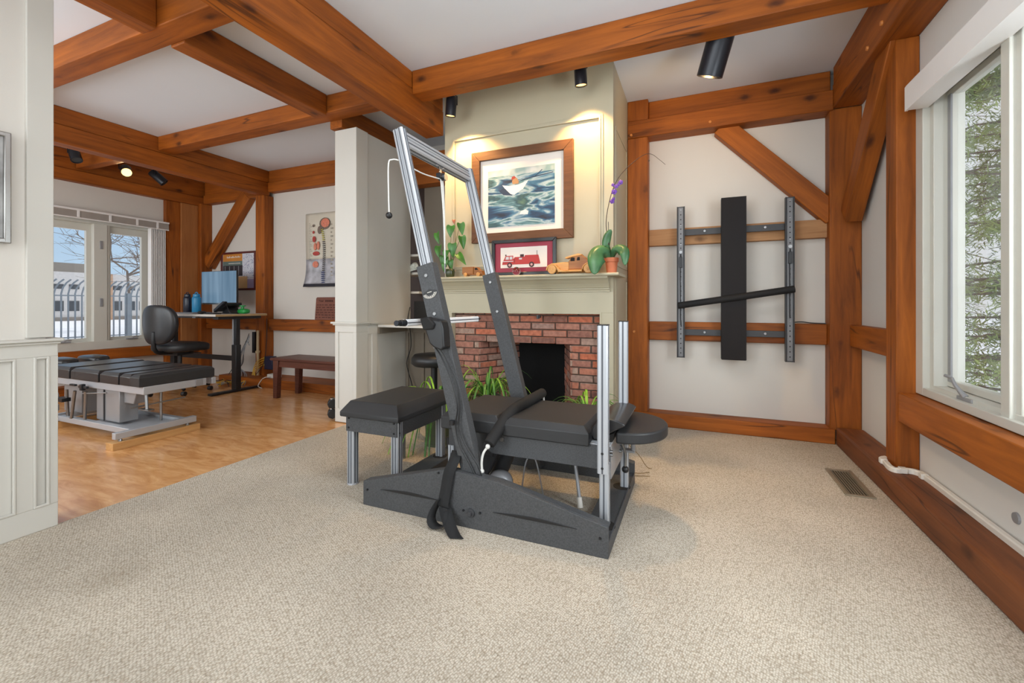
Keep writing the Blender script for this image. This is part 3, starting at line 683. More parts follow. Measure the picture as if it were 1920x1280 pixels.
# dial, control box and cables on the near arm
c_ = A0+(A1-A0)*.876; arc = MB(); ang0 = math.atan2(U.z, U.x)
def on(u, v, y=1.838): return (c_.x+U.x*u+D.x*v, y, c_.z+U.z*u+D.z*v)
pts = [on(.043*math.cos(a), .030*math.sin(a)+.012, 0) for a in [PI*k/16 for k in range(16, 33)]]+[on(.040, .016, 0), on(.0, .030, 0), on(-.040, .016, 0)]
dial = MB().prism([(p[0], p[2]) for p in pts], 'y', 1.8375, 1.8395).build('angle_dial', BLACK, T)
for rr, w_ in ((.033, .0016), (.039, .0012)):
    MB().tube([on(rr*math.cos(a)*1.02, rr*.72*math.sin(a)+.012, 1.8372) for a in [PI*(1.06+.88*k/14) for k in range(15)]], w_, 5).build('scale_line', WHITEP, dial)
for k in range(7):
    a = PI*(1.12+.76*k/6); q = on(.0265*math.cos(a), .0265*.72*math.sin(a)+.012, 1.837)
    MB().box(q[0]-.002, q[0]+.002, 1.8366, 1.8376, q[2]-.0028, q[2]+.0028).build('scale_mark', WHITEP, dial)
q = on(-.004, .014, 1.837); MB().add([on(-.014, .013, 1.8368), on(.012, .013, 1.8368), on(.012, .016, 1.8368), on(-.014, .016, 1.8368)], [(0, 1, 2, 3)]).build('pointer', WHITEP, dial, solid=.0006)
bc = Vector((-1.205, 1.805, .905))
def bx(p): return p
mb = MB(); mb.prism([(x_+.030, z_) for x_, z_ in [(-1.262, .975), (-1.235, .985), (-1.145, .970), (-1.135, .935), (-1.128, .845), (-1.145, .83), (-1.185, .842), (-1.21, .862), (-1.238, .935)]], 'y', 1.775, 1.84)
cbx = mb.build('control_box', BLACK, T, bevel=.008, seg=3)
mb = MB(); mb.prism([(-1.225, .980), (-1.18, .990), (-1.145, .955), (-1.155, .93), (-1.205, .925)], 'y', 1.76, 1.80); mb.build('grip', FOAM, cbx, bevel=.006)
MB().cyl((-1.158, 1.776, .945), (-1.158, 1.768, .945), .008, .006, 12).build('button', DARK, cbx)
for k, (x0, dx) in enumerate(((-1.17, 0), (-1.147, .0))):
    pts = smooth_path([(x0, 1.79, .855), (x0+.03, 1.815, .80), (x0+.085+k*.005, 1.825, .68), (x0+.115-.01*k, 1.826, .56), (x0+.105-.004*k, 1.826, .47), (x0+.125+.01*k, 1.828, .38), (x0+.175+.02*k, 1.83, .30), (x0+.21+.012*k, 1.835, .235)], 6)
    MB().tube(pts, .0036, 8).build('cable', BLACK, T)
    MB().cyl((x0, 1.79, .862), (x0+.006, 1.795, .838), .007, .006, 10).build('ferrule', STEEL, T)
MB().cyl((-1.083, 1.822, .492), (-1.083, 1.822, .470), .012, .012, 12).build('cable_clip', BLACK, T)
# padded grip bar running across behind the arms
alu((-1.32, 1.775, .958), (-1.32, 2.53, .954), .034, .034, (1, 0, 0), 'cross_tube', T, (0,), mat('lit_aluminium', (240, 241, 244), .35, metal=.0, var=.01))  # aluminium whitened in its colour to look lit
mb = MB(); mb.cyl((-1.32, 1.775, .958), (-1.32, 1.735, .958), .017, .015, 16).cyl((-1.32, 1.735, .958), (-1.32, 1.705, .958), .012, .014, 16); mb.build('end_fitting', SPOTB, T, bevel=.002)
mb = MB(); mb.cyl((-1.32, 2.53, .954), (-1.32, 2.545, .954), .018, .018, 16).cyl((-1.32, 2.545, .954), (-1.32, 2.585, .954), .008, .005, 12); mb.build('end_fitting', SPOTB, T, bevel=.002)
# pulley and cords
pc = Vector((-1.41, 2.232, 1.81))
mb = MB(); mb.tube(smooth_path([(-1.41, 2.19, 1.868), (-1.40, 2.20, 1.862), (-1.405, 2.232, 1.85), (-1.40, 2.262, 1.866)], 5), .0035, 6)
mb.lathe([(.008, -.0025), (.011, -.0025), (.011, .0025), (.008, .0025)], (-1.405, 2.232, 1.838), 12, 'x'); mb.build('hook', CHROME, T)
mb = MB(); mb.box(-1.415, -1.385, 2.20, 2.262, 1.795, 1.822).cyl((-1.417, 2.24, 1.806), (-1.383, 2.24, 1.806), .022, .022, 20); mb.build('pulley', SPOTB, T, bevel=.002)
mb = MB(); mb.lathe([(.018, -.004), (.021, -.004), (.021, .004), (.018, .004)], (-1.38, 2.25, 1.806), 18, 'x'); mb.build('pulley_wheel', CHROME, T)
MB().tube(smooth_path([(-1.40, 2.215, 1.790), (-1.402, 2.05, 1.775), (-1.41, 1.92, 1.783), (-1.415, 1.85, 1.79), (-1.43, 1.815, 1.785), (-1.44, 1.80, 1.76), (-1.44, 1.80, 1.62), (-1.438, 1.802, 1.515)], 6), .0036, 8).build('pull_cord', ROPE, T)
MB().sup((-1.438, 1.802, 1.500), (.017, .017, .017), 1, 1, 16, 10).build('cord_ball', BLACK, T, smooth=True)
for dy in (-.014, .0, .012):
    MB().tube(smooth_path([(-1.40, 2.24+dy, 1.80), (-1.385, 2.238+dy*.5, 1.6), (-1.378, 2.236+dy*.2, 1.4), (-1.375, 2.235, 1.27)], 5), .0036, 6).build('pull_cord', ROPE, T)
MB().cyl((-1.375, 2.235, 1.29), (-1.375, 2.235, 1.232), .005, .004, 8).build('cord_clip', STEEL, T)
# bed
BY0, BY1 = 1.965, 2.455
b1 = MB(); cushion(b1, -.882, -.452, BY0, BY1, .400, .489, ins=.028, ch=.03); b1.build('bed_cushion', VINYL, T, bevel=.012, seg=3)
b1 = MB(); cushion(b1, -1.235, -.900, BY0, BY1, .400, .492, ins=.028, ch=.03); b1.build('bed_cushion', VINYL, T, bevel=.012, seg=3)
mb = MB(); mb.box(-.945, -.385, 1.985, 1.993, .300, .408).box(-.945, -.385, 2.43, 2.438, .300, .408).box(-.393, -.385, 1.985, 2.438, .300, .408).box(-.945, -.385, 1.985, 2.438, .398, .405)
mb.prism([(-.945, .30), (-.925, .408), (-.965, .408), (-1.0, .33)], 'y', 1.985, 1.993)
pn = mb.build('bed_frame', BLACKPOWDER, T, bevel=.0015)
mb = MB(); mb.box(-1.22, -.96, 2.02, 2.41, .27, .405); mb.build('bed_frame_lower', DARKPOWDER, T, bevel=.003)
MB().cyl((-.892, 1.986, .378), (-.892, 1.979, .378), .012, .011, 18).build('bolt', STEEL, pn, bevel=.001)
mb = MB(); mb.box(-.46, -.36, 1.99, 2.43, .404, .412); mb.build('head_plate', ALU, T, bevel=.001)
mb = MB(); mb.box(-.372, -.364, 2.04, 2.38, .24, .405); mb.build('head_bracket', GREYMET, T, bevel=.002)
for y, z in ((2.02, .375), (2.02, .36), (2.30, .325), (2.27, .30), (2.33, .31)): MB().cyl((-.366, y, z), (-.352, y, z), .008, .006, 8).build('bolt', STEEL, T)
# under-bed arms, actuator, tubes
mb = MB(); mb.prism([(-1.06, .26), (-.90, .30), (-.80, .26), (-.72, .235), (-.70, .26), (-.60, .30), (-.6, .31), (-1.06, .31)], 'y', 2.30, 2.34); mb.prism([(-1.16, .04), (-1.08, .03), (-.94, .28), (-1.06, .30)], 'y', 2.03, 2.09); mb.build('lift_arm', DARKPOWDER, T, bevel=.003)
mb = MB(); mb.cyl((-1.02, 2.15, .06), (-.92, 2.15, .28), .045, .04, 20); mb.box(-1.12, -.93, 2.08, 2.22, .01, .09); mb.build('actuator', DARKPOWDER, T, bevel=.003)
mb = MB(); mb.sup((-.93, 2.05, .12), (.065, .055, .075), .8, .8, 16, 10); mb.build('bellows', GREYMET, T, smooth=True)
mb = MB(); mb.tube([(-.62, 2.30, .33), (-.585, 2.26, .16), (-.555, 2.215, .025)], .0095, 12); r_ = mb.build('stabiliser_rod', GREYMET, T)
MB().cyl((-.562, 2.225, .05), (-.552, 2.21, .0), .014, .016, 14).build('rod_foot', WHITEP, r_, bevel=.002)
for off in (0, .028):
    MB().tube(smooth_path([(-.845+off, 2.12, .035+off), (-.83+off*.5, 2.14, .20), (-.80, 2.15, .262), (-.768, 2.15, .22), (-.735+off, 2.16, .05)], 6), .0042, 6).build('air_hose', GREYMET, T)
    if not off: pass
    else: bpy.data.objects.remove(bpy.data.objects[[o.name for o in T.children if o.name.startswith('air_hose')][-1]])
MB().tube(smooth_path([(-.79, 2.36, .31), (-.74, 2.34, .275), (-.66, 2.33, .268), (-.60, 2.33, .285)], 6), .003, 6).build('air_hose', ROPE, T)
MB().tube(smooth_path([(-.93, 2.02, .335), (-.95, 2.0, .25), (-.985, 1.95, .12)], 5), .003, 6).build('air_hose', BLACK, T)
# neck roll and D-shaped seat at the head end
Mx = Matrix.Rotation(math.radians(24), 3, 'Y')
mb = MB(); prof = []
for k in range(13):
    a = PI*k/12; prof.append((.075*math.cos(a), .055*math.sin(a)))
prof = [(.078, -.035)]+prof+[(-.078, -.035)]
pr = [Mx @ Vector((a, 0, b_)) for a, b_ in prof]
mb.prism([(-.297, .498), (-.31, .508), (-.335, .517), (-.372, .521), (-.405, .513), (-.432, .497), (-.452, .470), (-.458, .44), (-.44, .418), (-.38, .448), (-.33, .478)], 'y', 2.025, 2.425); mb.build('neck_cushion', VINYL2, T, bevel=.006, seg=2)
mb = MB(); mb.prism([(-.45, .412), (-.36, .412), (-.35, .455), (-.44, .415)], 'y', 2.04, 2.40); mb.build('neck_cushion_plate', DARK, T)
poly = [(-.345, 2.045)]
for k in range(21):
    a = -PI/2+PI*k/20; poly.append((-.335+.205*math.cos(a), 2.27+.225*math.sin(a)))
poly += [(-.345, 2.495)]
mb = MB(); mb.prism(poly, 'z', .405, .458); mb.build('seat', VINYL, T, bevel=.012, seg=3)
mb = MB(); mb.tube(smooth_path([(-.352, 2.14, .40), (-.335, 2.15, .385), (-.318, 2.16, .33), (-.318, 2.16, .265)], 6), .006, 8); mb.build('lever', STEEL, T)
MB().sup((-.318, 2.16, .252), (.017, .017, .017), 1, 1, 16, 10).build('lever_knob', BLACK, T, smooth=True)
mb = MB(); mb.cyl((-.30, 2.30, .30), (-.30, 2.30, .405), .012, .012, 10); mb.box(-.372, -.29, 2.28, 2.32, .295, .305); mb.build('seat_support', GREYMET, T)

# ------------------------------------------------------------------ bench beside it (left)
T2 = thing('padded_bench', 'black padded foot bench on four aluminium legs at the left end of the table', 'bench', (-1.70, 2.22, 0))
mb = MB(); cushion(mb, -1.905, -1.492, 1.945, 2.515, .400, .489, ins=.042, ch=.06); mb.build('cushion', VINYL, T2, bevel=.010, seg=3)
mb = MB(); mb.box(-1.885, -1.523, 1.975, 1.981, .312, .402).box(-1.885, -1.523, 2.479, 2.485, .312, .402).box(-1.885, -1.879, 1.975, 2.485, .312, .402).box(-1.529, -1.523, 1.975, 2.485, .312, .402).box(-1.88, -1.53, 1.98, 2.48, .39, .400)
fr = mb.build('frame', BLACKPOWDER, T2, bevel=.0015)
for x, y in ((-1.865, 1.974), (-1.543, 1.974)):
    for z in (.333, .388): MB().cyl((x, y, z), (x, y-.004, z), .006, .005, 8).build('bolt', BLACK, fr)
for z in (.333, .388): MB().cyl((-1.523, 1.995, z), (-1.518, 1.995, z), .006, .005, 8).build('bolt', BLACK, fr)
for x, y, zb in ((-1.860, 2.003, .006), (-1.545, 2.003, .004), (-1.860, 2.455, .006), (-1.545, 2.455, .004)):
    lg = alu((x, y, zb), (x, y, .40), .050, .050, (1, 0, 0), 'leg', T2, (-.2, .2))
    if x < -1.7: MB().cyl((x, y, 0), (x, y, .008), .034, .030, 20).build('foot_pad', GREYMET, lg)
mb = MB().box(-1.47, -1.43, 1.93, 1.97, .04, .39); mb.add([], []); 
alu((-1.205, 2.03, .02), (-1.205, 2.03, .30), .034, .034, (1, 0, 0), 'support_post', T)

# ------------------------------------------------------------------ bolster with its cord, strap
T3 = thing('bolster', 'thin black foam bolster bar lying slantwise across the table cushions', 'bolster', (-.89, 2.2, .50))
pts = smooth_path([(-.916, 1.888, .380), (-.900, 1.945, .428), (-.885, 2.02, .478), (-.872, 2.12, .507), (-.862, 2.30, .513), (-.858, 2.50, .515)], 8)
MB().tube(pts, .0285, 20).build('foam_roll', FOAM, T3, bevel=.003)
MB().tube(smooth_path([(-.920, 1.880, .368), (-.938, 1.872, .34), (-.946, 1.868, .30), (-.943, 1.864, .258)], 6), .0058, 8).build('cord', ROPE, T3)
MB().sup((-.9195, 1.880, .370), (.011, .011, .012), .9, .9, 12, 8).build('knot', ROPE, T3, smooth=True)
MB().sup((-.943, 1.864, .255), (.012, .010, .010), .9, .9, 12, 8).build('knot', ROPE, T3, smooth=True)
MB().tube(smooth_path([(-.858, 2.50, .512), (-.857, 2.52, .49), (-.857, 2.53, .45)], 4), .0058, 8).build('cord', ROPE, T3)
mb = MB()
def ribbon(path, wv, w_):
    return [[tuple(Vector(p)-Vector(v)*w_/2), tuple(Vector(p)+Vector(v)*w_/2)] for p, v in zip(path, wv)]
p_ = smooth_path([(-1.075, 1.86, .335), (-1.070, 1.82, .30), (-1.085, 1.80, .25), (-1.10, 1.796, .17), (-1.108, 1.785, .10), (-1.10, 1.79, .085)], 5)
mb.sheet(ribbon(p_, [(1, 0, 0)]*len(p_), .058)); 
p_ = smooth_path([(-1.10, 1.79, .085), (-1.075, 1.765, .055), (-1.02, 1.725, .012), (-.985, 1.700, .006)], 5)
mb.sheet(ribbon(p_, [(1, .35, 0)]*len(p_), .058))
p_ = smooth_path([(-1.125, 1.79, .125), (-1.155, 1.775, .07), (-1.155, 1.755, .03), (-1.12, 1.745, .010), (-1.07, 1.755, .03), (-1.08, 1.78, .08)], 6)
mb.sheet(ribbon(p_, [(.35, 1, 0)]*len(p_), .048))
o = mb.build('webbing_strap', WEB, None, solid=.0025, smooth=True); tag(o, 'black webbing strap looped over the near base plate onto the carpet', 'strap')

# ------------------------------------------------------------------ unit hung on the back wall
T4 = thing('wall_traction_frame', 'dark steel frame with long black pad and slanted roller hung on the back wall rails', 'exercise frame', (.27, 4.0, .8))
for (x, z0, z1, y) in ((-.124, .60, 1.87, 3.955), (.662, .602, 1.877, 3.95)):
    mb = MB(); mb.box(x-.031, x+.031, y-.006, y+.028, z0, z1); mb.box(x-.031, x-.024, y-.014, y, z0, z1).box(x+.024, x+.031, y-.014, y, z0, z1)
    p = mb.build('upright', DARKPOWDER, T4, bevel=.002)
    MB().box(x-.018, x+.018, y-.011, y-.005, z0+.01, z1-.01).build('perforated_track', mat('dull_track', (120, 120, 122), .5, metal=.3), p)
    mb = MB()
    for k in range(31): mb.cyl((x, y-.0125, z0+.04+k*.04), (x, y-.0105, z0+.04+k*.04), .005, .005, 8)
    mb.build('track_holes', DARK, p)
    for zz in (z1-.03, z1-.16, 1.55, 1.24, 1.1, .92, .78): MB().cyl((x, y-.018, zz), (x, y-.0105, zz), .006, .005, 10).build('screw', STEEL, p)
    zr = z1-.385
    MB().lathe([(.009, -.002), (.013, -.002), (.013, .002), (.009, .002)], (x+(.0), y-.022, zr), 20, 'y').build('ring', STEEL, p)
    mb = MB(); mb.box(x-.012, x+.012, y-.03, y-.008, zr-.13, zr-.04); mb.cyl((x, y-.02, zr-.04), (x, y-.02, zr-.012), .006, .004, 8); mb.build('catch', BLACK, p, bevel=.003)
    MB().tube([(x-.004, y-.02, zr-.12), (x-.002, y-.02, zr-.55), (x+.004, y-.02, .86 if x < 0 else .95)], .004, 6).build('cord', BLACK, p)
for z, zz in ((1.630, 1.682), (.787, .838)):
    c2 = MB().box(-.10, .64, 3.985, 3.997, z, zz).build('crosspiece', DARKPOWDER, T4, bevel=.002)
    for x in (.06, .50): MB().cyl((x, 3.986, (z+zz)/2+.003), (x, 3.978, (z+zz)/2+.003), .012, .010, 14).build('bolt', STEEL, c2, bevel=.001)
mb = MB(); cushion(mb, .182, .362, 3.905, 3.985, .602, 1.905, ins=.0, ch=.002); mb.build('pad', PADV, T4, bevel=.018, seg=4)
mb = MB().tube([(-.145, 3.915, 1.037), (.27, 3.895, 1.10), (.685, 3.895, 1.165)], .027, 20); mb.build('roller', FOAM, T4, bevel=.003)
o = MB().tube(smooth_path([(.70, 4.07, .905), (.76, 4.06, .91), (.83, 4.07, .902), (.92, 4.06, .90)], 5), .004, 6).build('coax_cable', BLACK); tag(o, 'thin black cable lying on the lower wall rail beside the corner post', 'cable')
# ================================================================== MANTEL AND CHIMNEY
t = thing('seascape_picture', 'large brown-framed watercolour of a white rowing boat on rough sea above the mantel', 'picture', (-1.28, 3.245, 1.93))
def picture_frame(parent, x0, x1, z0, z1, w_, y0, y1, m, name='frame'):
    mb = MB()
    mb.prism([(x0, z0), (x1, z0), (x1-w_, z0+w_), (x0+w_, z0+w_)], 'y', y0, y1).prism([(x0, z1), (x1, z1), (x1-w_, z1-w_), (x0+w_, z1-w_)], 'y', y0, y1)
    mb.prism([(x0, z0), (x0, z1), (x0+w_, z1-w_), (x0+w_, z0+w_)], 'y', y0, y1).prism([(x1, z0), (x1, z1), (x1-w_, z1-w_), (x1-w_, z0+w_)], 'y', y0, y1)
    return mb.build(name, m, parent, bevel=.003)
fx0, fx1, fz0, fz1 = -1.722, -.858, 1.552, 2.300
picture_frame(t, fx0, fx1, fz0, fz1, .075, 3.212, 3.245, FRAMEWOOD)
B(fx0+.07, fx1-.07, 3.236, 3.243, fz0+.07, fz1-.07).build('mount', PAPER, t)
def sea():
    m, N, L, b = newmat('seascape'); tc = N.new('ShaderNodeTexCoord')
    mp = N.new('ShaderNodeMapping'); mp.inputs['Scale'].default_value = (2.0, 1, 8.5); mp.inputs['Rotation'].default_value = (0, .22, 0); L.new(tc.outputs['Object'], mp.inputs['Vector'])
    a = N.new('ShaderNodeTexNoise'); a.inputs['Scale'].default_value = 1.6; a.inputs['Detail'].default_value = 8; a.inputs['Distortion'].default_value = .7; L.new(mp.outputs[0], a.inputs['Vector'])
    c = ramp(N, L, a.outputs['Fac'], [(.30, lin((34, 38, 52))), (.40, lin((36, 66, 98))), (.45, lin((66, 112, 140))), (.505, lin((170, 186, 190))), (.54, lin((96, 136, 144))), (.60, lin((44, 76, 88))), (.75, lin((96, 126, 104)))])
    s_ = N.new('ShaderNodeSeparateXYZ'); L.new(tc.outputs['Object'], s_.inputs[0])
    f = ramp(N, L, math_node(N, L, 'ADD', s_.outputs['Z'], math_node(N, L, 'MULTIPLY', s_.outputs['X'], -.03)), [(.0, (0, 0, 0)), (1, (1, 1, 1))])
    sk_ = math_node(N, L, 'GREATER_THAN', s_.outputs['Z'], .155)
    n2 = N.new('ShaderNodeTexNoise'); n2.inputs['Scale'].default_value = 7; L.new(tc.outputs['Object'], n2.inputs['Vector'])
    skyc = ramp(N, L, n2.outputs['Fac'], [(.4, lin((130, 156, 158))), (.6, lin((196, 200, 198)))])
    L.new(mixc(N, L, sk_, c, skyc), b.inputs['Base Color']); b.inputs['Roughness'].default_value = .5; return m
B(-1.578, -1.008, 3.233, 3.2365, 1.675, 2.135).build('painting', sea(), t)
BOATW = mat('boat_white', (222, 224, 222), .7); OIL = mat('oilskin', (176, 132, 92), .7); OILR = mat('red_cap', (168, 64, 52), .7); NAVY = mat('navy_paint', (40, 58, 84), .7)
MB().prism([(-1.45, 2.01), (-1.43, 1.985), (-1.38, 1.935), (-1.345, 1.925), (-1.27, 1.965), (-1.225, 2.03), (-1.30, 2.005), (-1.38, 1.998)], 'y', 3.2322, 3.2334).build('painted_boat', BOATW, t)
MB().prism([(-1.48, 1.965), (-1.44, 1.93), (-1.36, 1.92), (-1.40, 1.955), (-1.44, 1.99)], 'y', 3.2324, 3.2334).build('painted_shadow', NAVY, t)
MB().prism([(-1.36, 2.01), (-1.365, 2.035), (-1.35, 2.06), (-1.325, 2.058), (-1.305, 2.03), (-1.31, 2.01)], 'y', 3.2320, 3.2334).build('painted_rower', OIL, t)
MB().prism([(-1.372, 2.045), (-1.365, 2.07), (-1.345, 2.075), (-1.33, 2.06), (-1.35, 2.05)], 'y', 3.2316, 3.2334).build('painted_hat', OILR, t)
MB().tube([(-1.17, 2.05, 0), (-1.11, 2.10, 0)], .002, 4).v and None
MB().prism([(-1.175, 2.052), (-1.172, 2.049), (-1.108, 2.098), (-1.112, 2.102)], 'y', 3.2320, 3.2334).build('painted_oar', NAVY, t)
MB().prism([(-1.30, 2.035), (-1.24, 2.048), (-1.15, 2.058), (-1.02, 2.074), (-1.02, 2.068), (-1.15, 2.050), (-1.24, 2.040)], 'y', 3.2320, 3.2334).build('painted_shore', NAVY, t)
MB().prism([(-1.30, 1.765), (-1.285, 1.79), (-1.25, 1.80), (-1.225, 1.785), (-1.23, 1.76)], 'y', 3.2320, 3.2334).build('painted_foam', BOATW, t)

t = thing('fire_truck_picture', 'black-framed print of a red fire truck with dark red mount leaning on the mantel', 'picture', (-1.25, 3.20, 1.272))
X0, X1, ZB, ZT = -1.520, -.980, 1.274, 1.560
MAROON = mat('maroon_mount', (150, 44, 62), .55, var=.03); BLKF = mat('black_frame', (24, 24, 26), .3)
picture_frame(t, X0, X1, ZB, ZT, .028, 3.175, 3.20, BLKF)
B(X0+.02, X1-.02, 3.190, 3.197, ZB+.02, ZT-.02).build('mount', MAROON, t)
B(X0+.075, X1-.075, 3.187, 3.1905, ZB+.062, ZT-.062).build('paper', PAPER, t)
RED = mat('truck_red', (172, 52, 50), .6); TDK = mat('truck_dark', (60, 30, 34), .6); WIN_ = mat('truck_glass', (190, 192, 196), .5)
yy = (3.1845, 3.1872)
mb = MB(); mb.prism([(-1.43, 1.362), (-1.425, 1.385), (-1.41, 1.412), (-1.40, 1.432), (-1.335, 1.432), (-1.335, 1.362)], 'y', *yy)
mb.prism([(-1.335, 1.362), (-1.335, 1.405), (-1.32, 1.42), (-1.24, 1.42), (-1.235, 1.432), (-1.125, 1.432), (-1.11, 1.37), (-1.11, 1.362)], 'y', *yy); tk = mb.build('printed_truck', RED, t)
mb = MB(); mb.prism([(-1.402, 1.402), (-1.395, 1.425), (-1.372, 1.425), (-1.372, 1.402)], 'y', 3.1835, 3.1850).prism([(-1.365, 1.402), (-1.365, 1.425), (-1.342, 1.425), (-1.342, 1.402)], 'y', 3.1835, 3.1850).prism([(-1.425, 1.385), (-1.425, 1.391), (-1.335, 1.391), (-1.335, 1.385)], 'y', 3.1835, 3.1850); mb.prism([(-1.285, 1.40), (-1.285, 1.412), (-1.26, 1.412), (-1.26, 1.40)], 'y', 3.1835, 3.1850); mb.build('printed_windows', WIN_, tk)
mb = MB()
for x in (-1.365, -1.18): mb.cyl((x, 3.1845, 1.358), (x, 3.183, 1.358), .021, .021, 20)
mb.prism([(-1.325, 1.375), (-1.325, 1.405), (-1.322, 1.405), (-1.322, 1.375)], 'y', 3.1835, 3.1850)
mb.box(-1.275, -1.245, 3.1835, 3.1872, 1.42, 1.44).box(-1.402, -1.394, 3.1835, 3.1872, 1.432, 1.442).box(-1.137, -1.135, 3.184, 3.187, 1.43, 1.465)
mb.build('printed_wheels', TDK, tk)
mb = MB()
for x in (-1.365, -1.18): mb.cyl((x, 3.1832, 1.358), (x, 3.1825, 1.358), .010, .010, 16)
mb.build('printed_hubs', mat('hub_pink', (196, 150, 146), .6), tk)

# glass ball with red inside
t = thing('paperweight', 'small clear glass ball with red flecks standing in front of the fire truck print', 'paperweight', (-1.285, 3.13, 1.272))
MB().sup((-1.285, 3.13, 1.3045), (.0335, .0335, .0325), 1, 1, 24, 16).build('ball', BALLG, t, smooth=True)
mb = MB(); 
for k in range(9):
    a = k*2.4; mb.sup((-1.285+.013*math.cos(a), 3.13+.012*math.sin(a), 1.312+.006*math.sin(k*1.7)), (.006, .006, .004), 1, 1, 8, 6)
mb.build('flecks', RED, t, smooth=True)

# wooden coupe
def wheel(parent, x, y, z, r, w_, m=TOYWOOD):
    wl = MB().lathe([(r*.93, 0), (r, w_*.2), (r, w_*.8), (r*.93, w_)], (x, y-w_/2, z), 24, 'y').build('wheel', m, parent, bevel=.001)
    MB().cyl((x, y-w_/2, z), (x, y-w_/2-.003, z), r*.38, r*.30, 16).build('hub', TOYWOOD, wl, bevel=.001)
t = thing('toy_coupe', 'light wooden vintage coupe car with big rounded wings on the mantel', 'toy car', (-.83, 3.14, 1.272))
def zc(z): return 1.272+z
mb = MB(); mb.prism([(-1.02, zc(.022)), (-1.02, zc(.05)), (-1.005, zc(.08)), (-.885, zc(.088)), (-.865, zc(.085)), (-.865, zc(.022))], 'y', 3.115, 3.165)
mb.box(-1.0, -.66, 3.118, 3.162, zc(.018), zc(.032)); mb.build('bonnet', TOYWOOD, t, bevel=.006, seg=3)
mb = MB(); mb.prism([(-.87, zc(.028)), (-.87, zc(.09)), (-.855, zc(.108)), (-.842, zc(.125)), (-.80, zc(.138)), (-.765, zc(.135)), (-.735, zc(.112)), (-.715, zc(.088)), (-.69, zc(.07)), (-.67, zc(.03))], 'y', 3.117, 3.163); mb.build('cabin', TOYDARK, t, bevel=.007, seg=3)
mb = MB(); mb.prism([(-.895, zc(.115)), (-.885, zc(.124)), (-.83, zc(.138)), (-.795, zc(.145)), (-.765, zc(.140)), (-.77, zc(.132)), (-.83, zc(.124)), (-.88, zc(.112))], 'y', 3.112, 3.168); mb.build('roof', TOYWOOD, t, bevel=.003)
mb = MB()
for x0, x1, z0, z1 in ((-.853, -.820, .092, .118), (-.806, -.782, .096, .120)): mb.prism([(x0, zc(z0)), (x0+.006, zc(z1)), (x1, zc(z1)), (x1, zc(z0))], 'y', 3.1145, 3.1665)
mb.build('window_opening', DARK, t, bevel=.002)
def fender(x, r, x_end, y0, y1):
    pts = [(x+r*math.cos(a), zc(.028)+r*math.sin(a)) for a in [PI*k/14 for k in range(15)]]
    inn = [(x+(r-.009)*math.cos(a), zc(.028)+(r-.009)*math.sin(a)) for a in [PI*k/14 for k in range(14, -1, -1)]]
    return MB().prism(pts+inn, 'y', y0, y1)
for y0, y1 in ((3.085, 3.113), (3.167, 3.195)):
    for x in (-.985, -.715): fender(x, .046, 0, y0, y1).build('wing', TOYWOOD, t, bevel=.002)
    MB().prism([(-.943, zc(.052)), (-.925, zc(.030)), (-.90, zc(.022)), (-.78, zc(.020)), (-.758, zc(.03)), (-.76, zc(.013)), (-.94, zc(.013))], 'y', y0, y1).build('running_board', TOYWOOD, t, bevel=.002)
for x in (-.985, -.715):
    for y in (3.092, 3.188): wheel(t, x, y, zc(.033), .0325, .018)
# wooden truck
t = thing('toy_truck', 'small dark wooden delivery truck near the left end of the mantel', 'toy truck', (-1.655, 3.14, 1.272))
mb = MB(); mb.box(-1.755, -1.655, 3.115, 3.165, zc(.020), zc(.078)); mb.build('box_body', TOYDARK, t, bevel=.002)
mb = MB(); mb.prism([(-1.652, zc(.018)), (-1.652, zc(.074)), (-1.618, zc(.074)), (-1.600, zc(.050)), (-1.575, zc(.045)), (-1.572, zc(.018))], 'y', 3.118, 3.162); cb = mb.build('cab', TOYDARK, t, bevel=.003)
MB().prism([(-1.640, zc(.052)), (-1.640, zc(.068)), (-1.622, zc(.068)), (-1.610, zc(.052))], 'y', 3.1165, 3.1635).build('window_opening', DARK, cb)
B(-1.75, -1.57, 3.125, 3.155, zc(.012), zc(.022)).build('chassis', TOYDARK, t)
for x in (-1.725, -1.61):
    for y in (3.115, 3.165): wheel(t, x, y, zc(.016), .0155, .012)

# plants ---------------------------------------------------------------
def blade(mb, base, d, L_, w_, up, droop, n=8, curl=0):
    base = Vector(base); d = Vector(d).normalized(); s_ = Vector((-d.y, d.x, 0)).normalized() if abs(d.z) < .99 else Vector((1, 0, 0))
    rows = []
    for k in range(n+1):
        t_ = k/n; p = base+Vector((d.x, d.y, 0))*L_*t_+Vector((0, 0, up*t_-droop*t_*t_))
        w2 = w_*(math.sin(PI*min(1, .12+t_*.88))**.7+.05)/2*(1 if t_ < .95 else .5)
        lift = Vector((0, 0, .35*w2)); rows.append([tuple(p-s_*w2+lift), tuple(p), tuple(p+s_*w2+lift)])
    mb.sheet(rows)
def heart(mb, c, nrm, upv, L_, w_, fold=.25):
    c = Vector(c); nrm = Vector(nrm).normalized(); up = Vector(upv); up = (up-nrm*up.dot(nrm)).normalized(); s_ = up.cross(nrm)
    prof = [(-.18, .28), (-.08, .46), (.1, .52), (.3, .48), (.5, .38), (.7, .24), (.88, .10), (1.0, .0)]
    rows = []
    for t_, h in prof:
        p = c-up*L_*(t_ if t_ > 0 else t_*.6); bend = nrm*(-.22*L_*t_*t_)
        mid = c-up*L_*max(t_, 0)+bend
        rows.append([tuple(p+s_*h*w_+bend+nrm*fold*h*w_), tuple(mid+s_*h*w_*.5+nrm*fold*h*w_*.4), tuple(mid), tuple(mid-s_*h*w_*.5+nrm*fold*h*w_*.4), tuple(p-s_*h*w_+bend+nrm*fold*h*w_)])
    mb.sheet(rows)
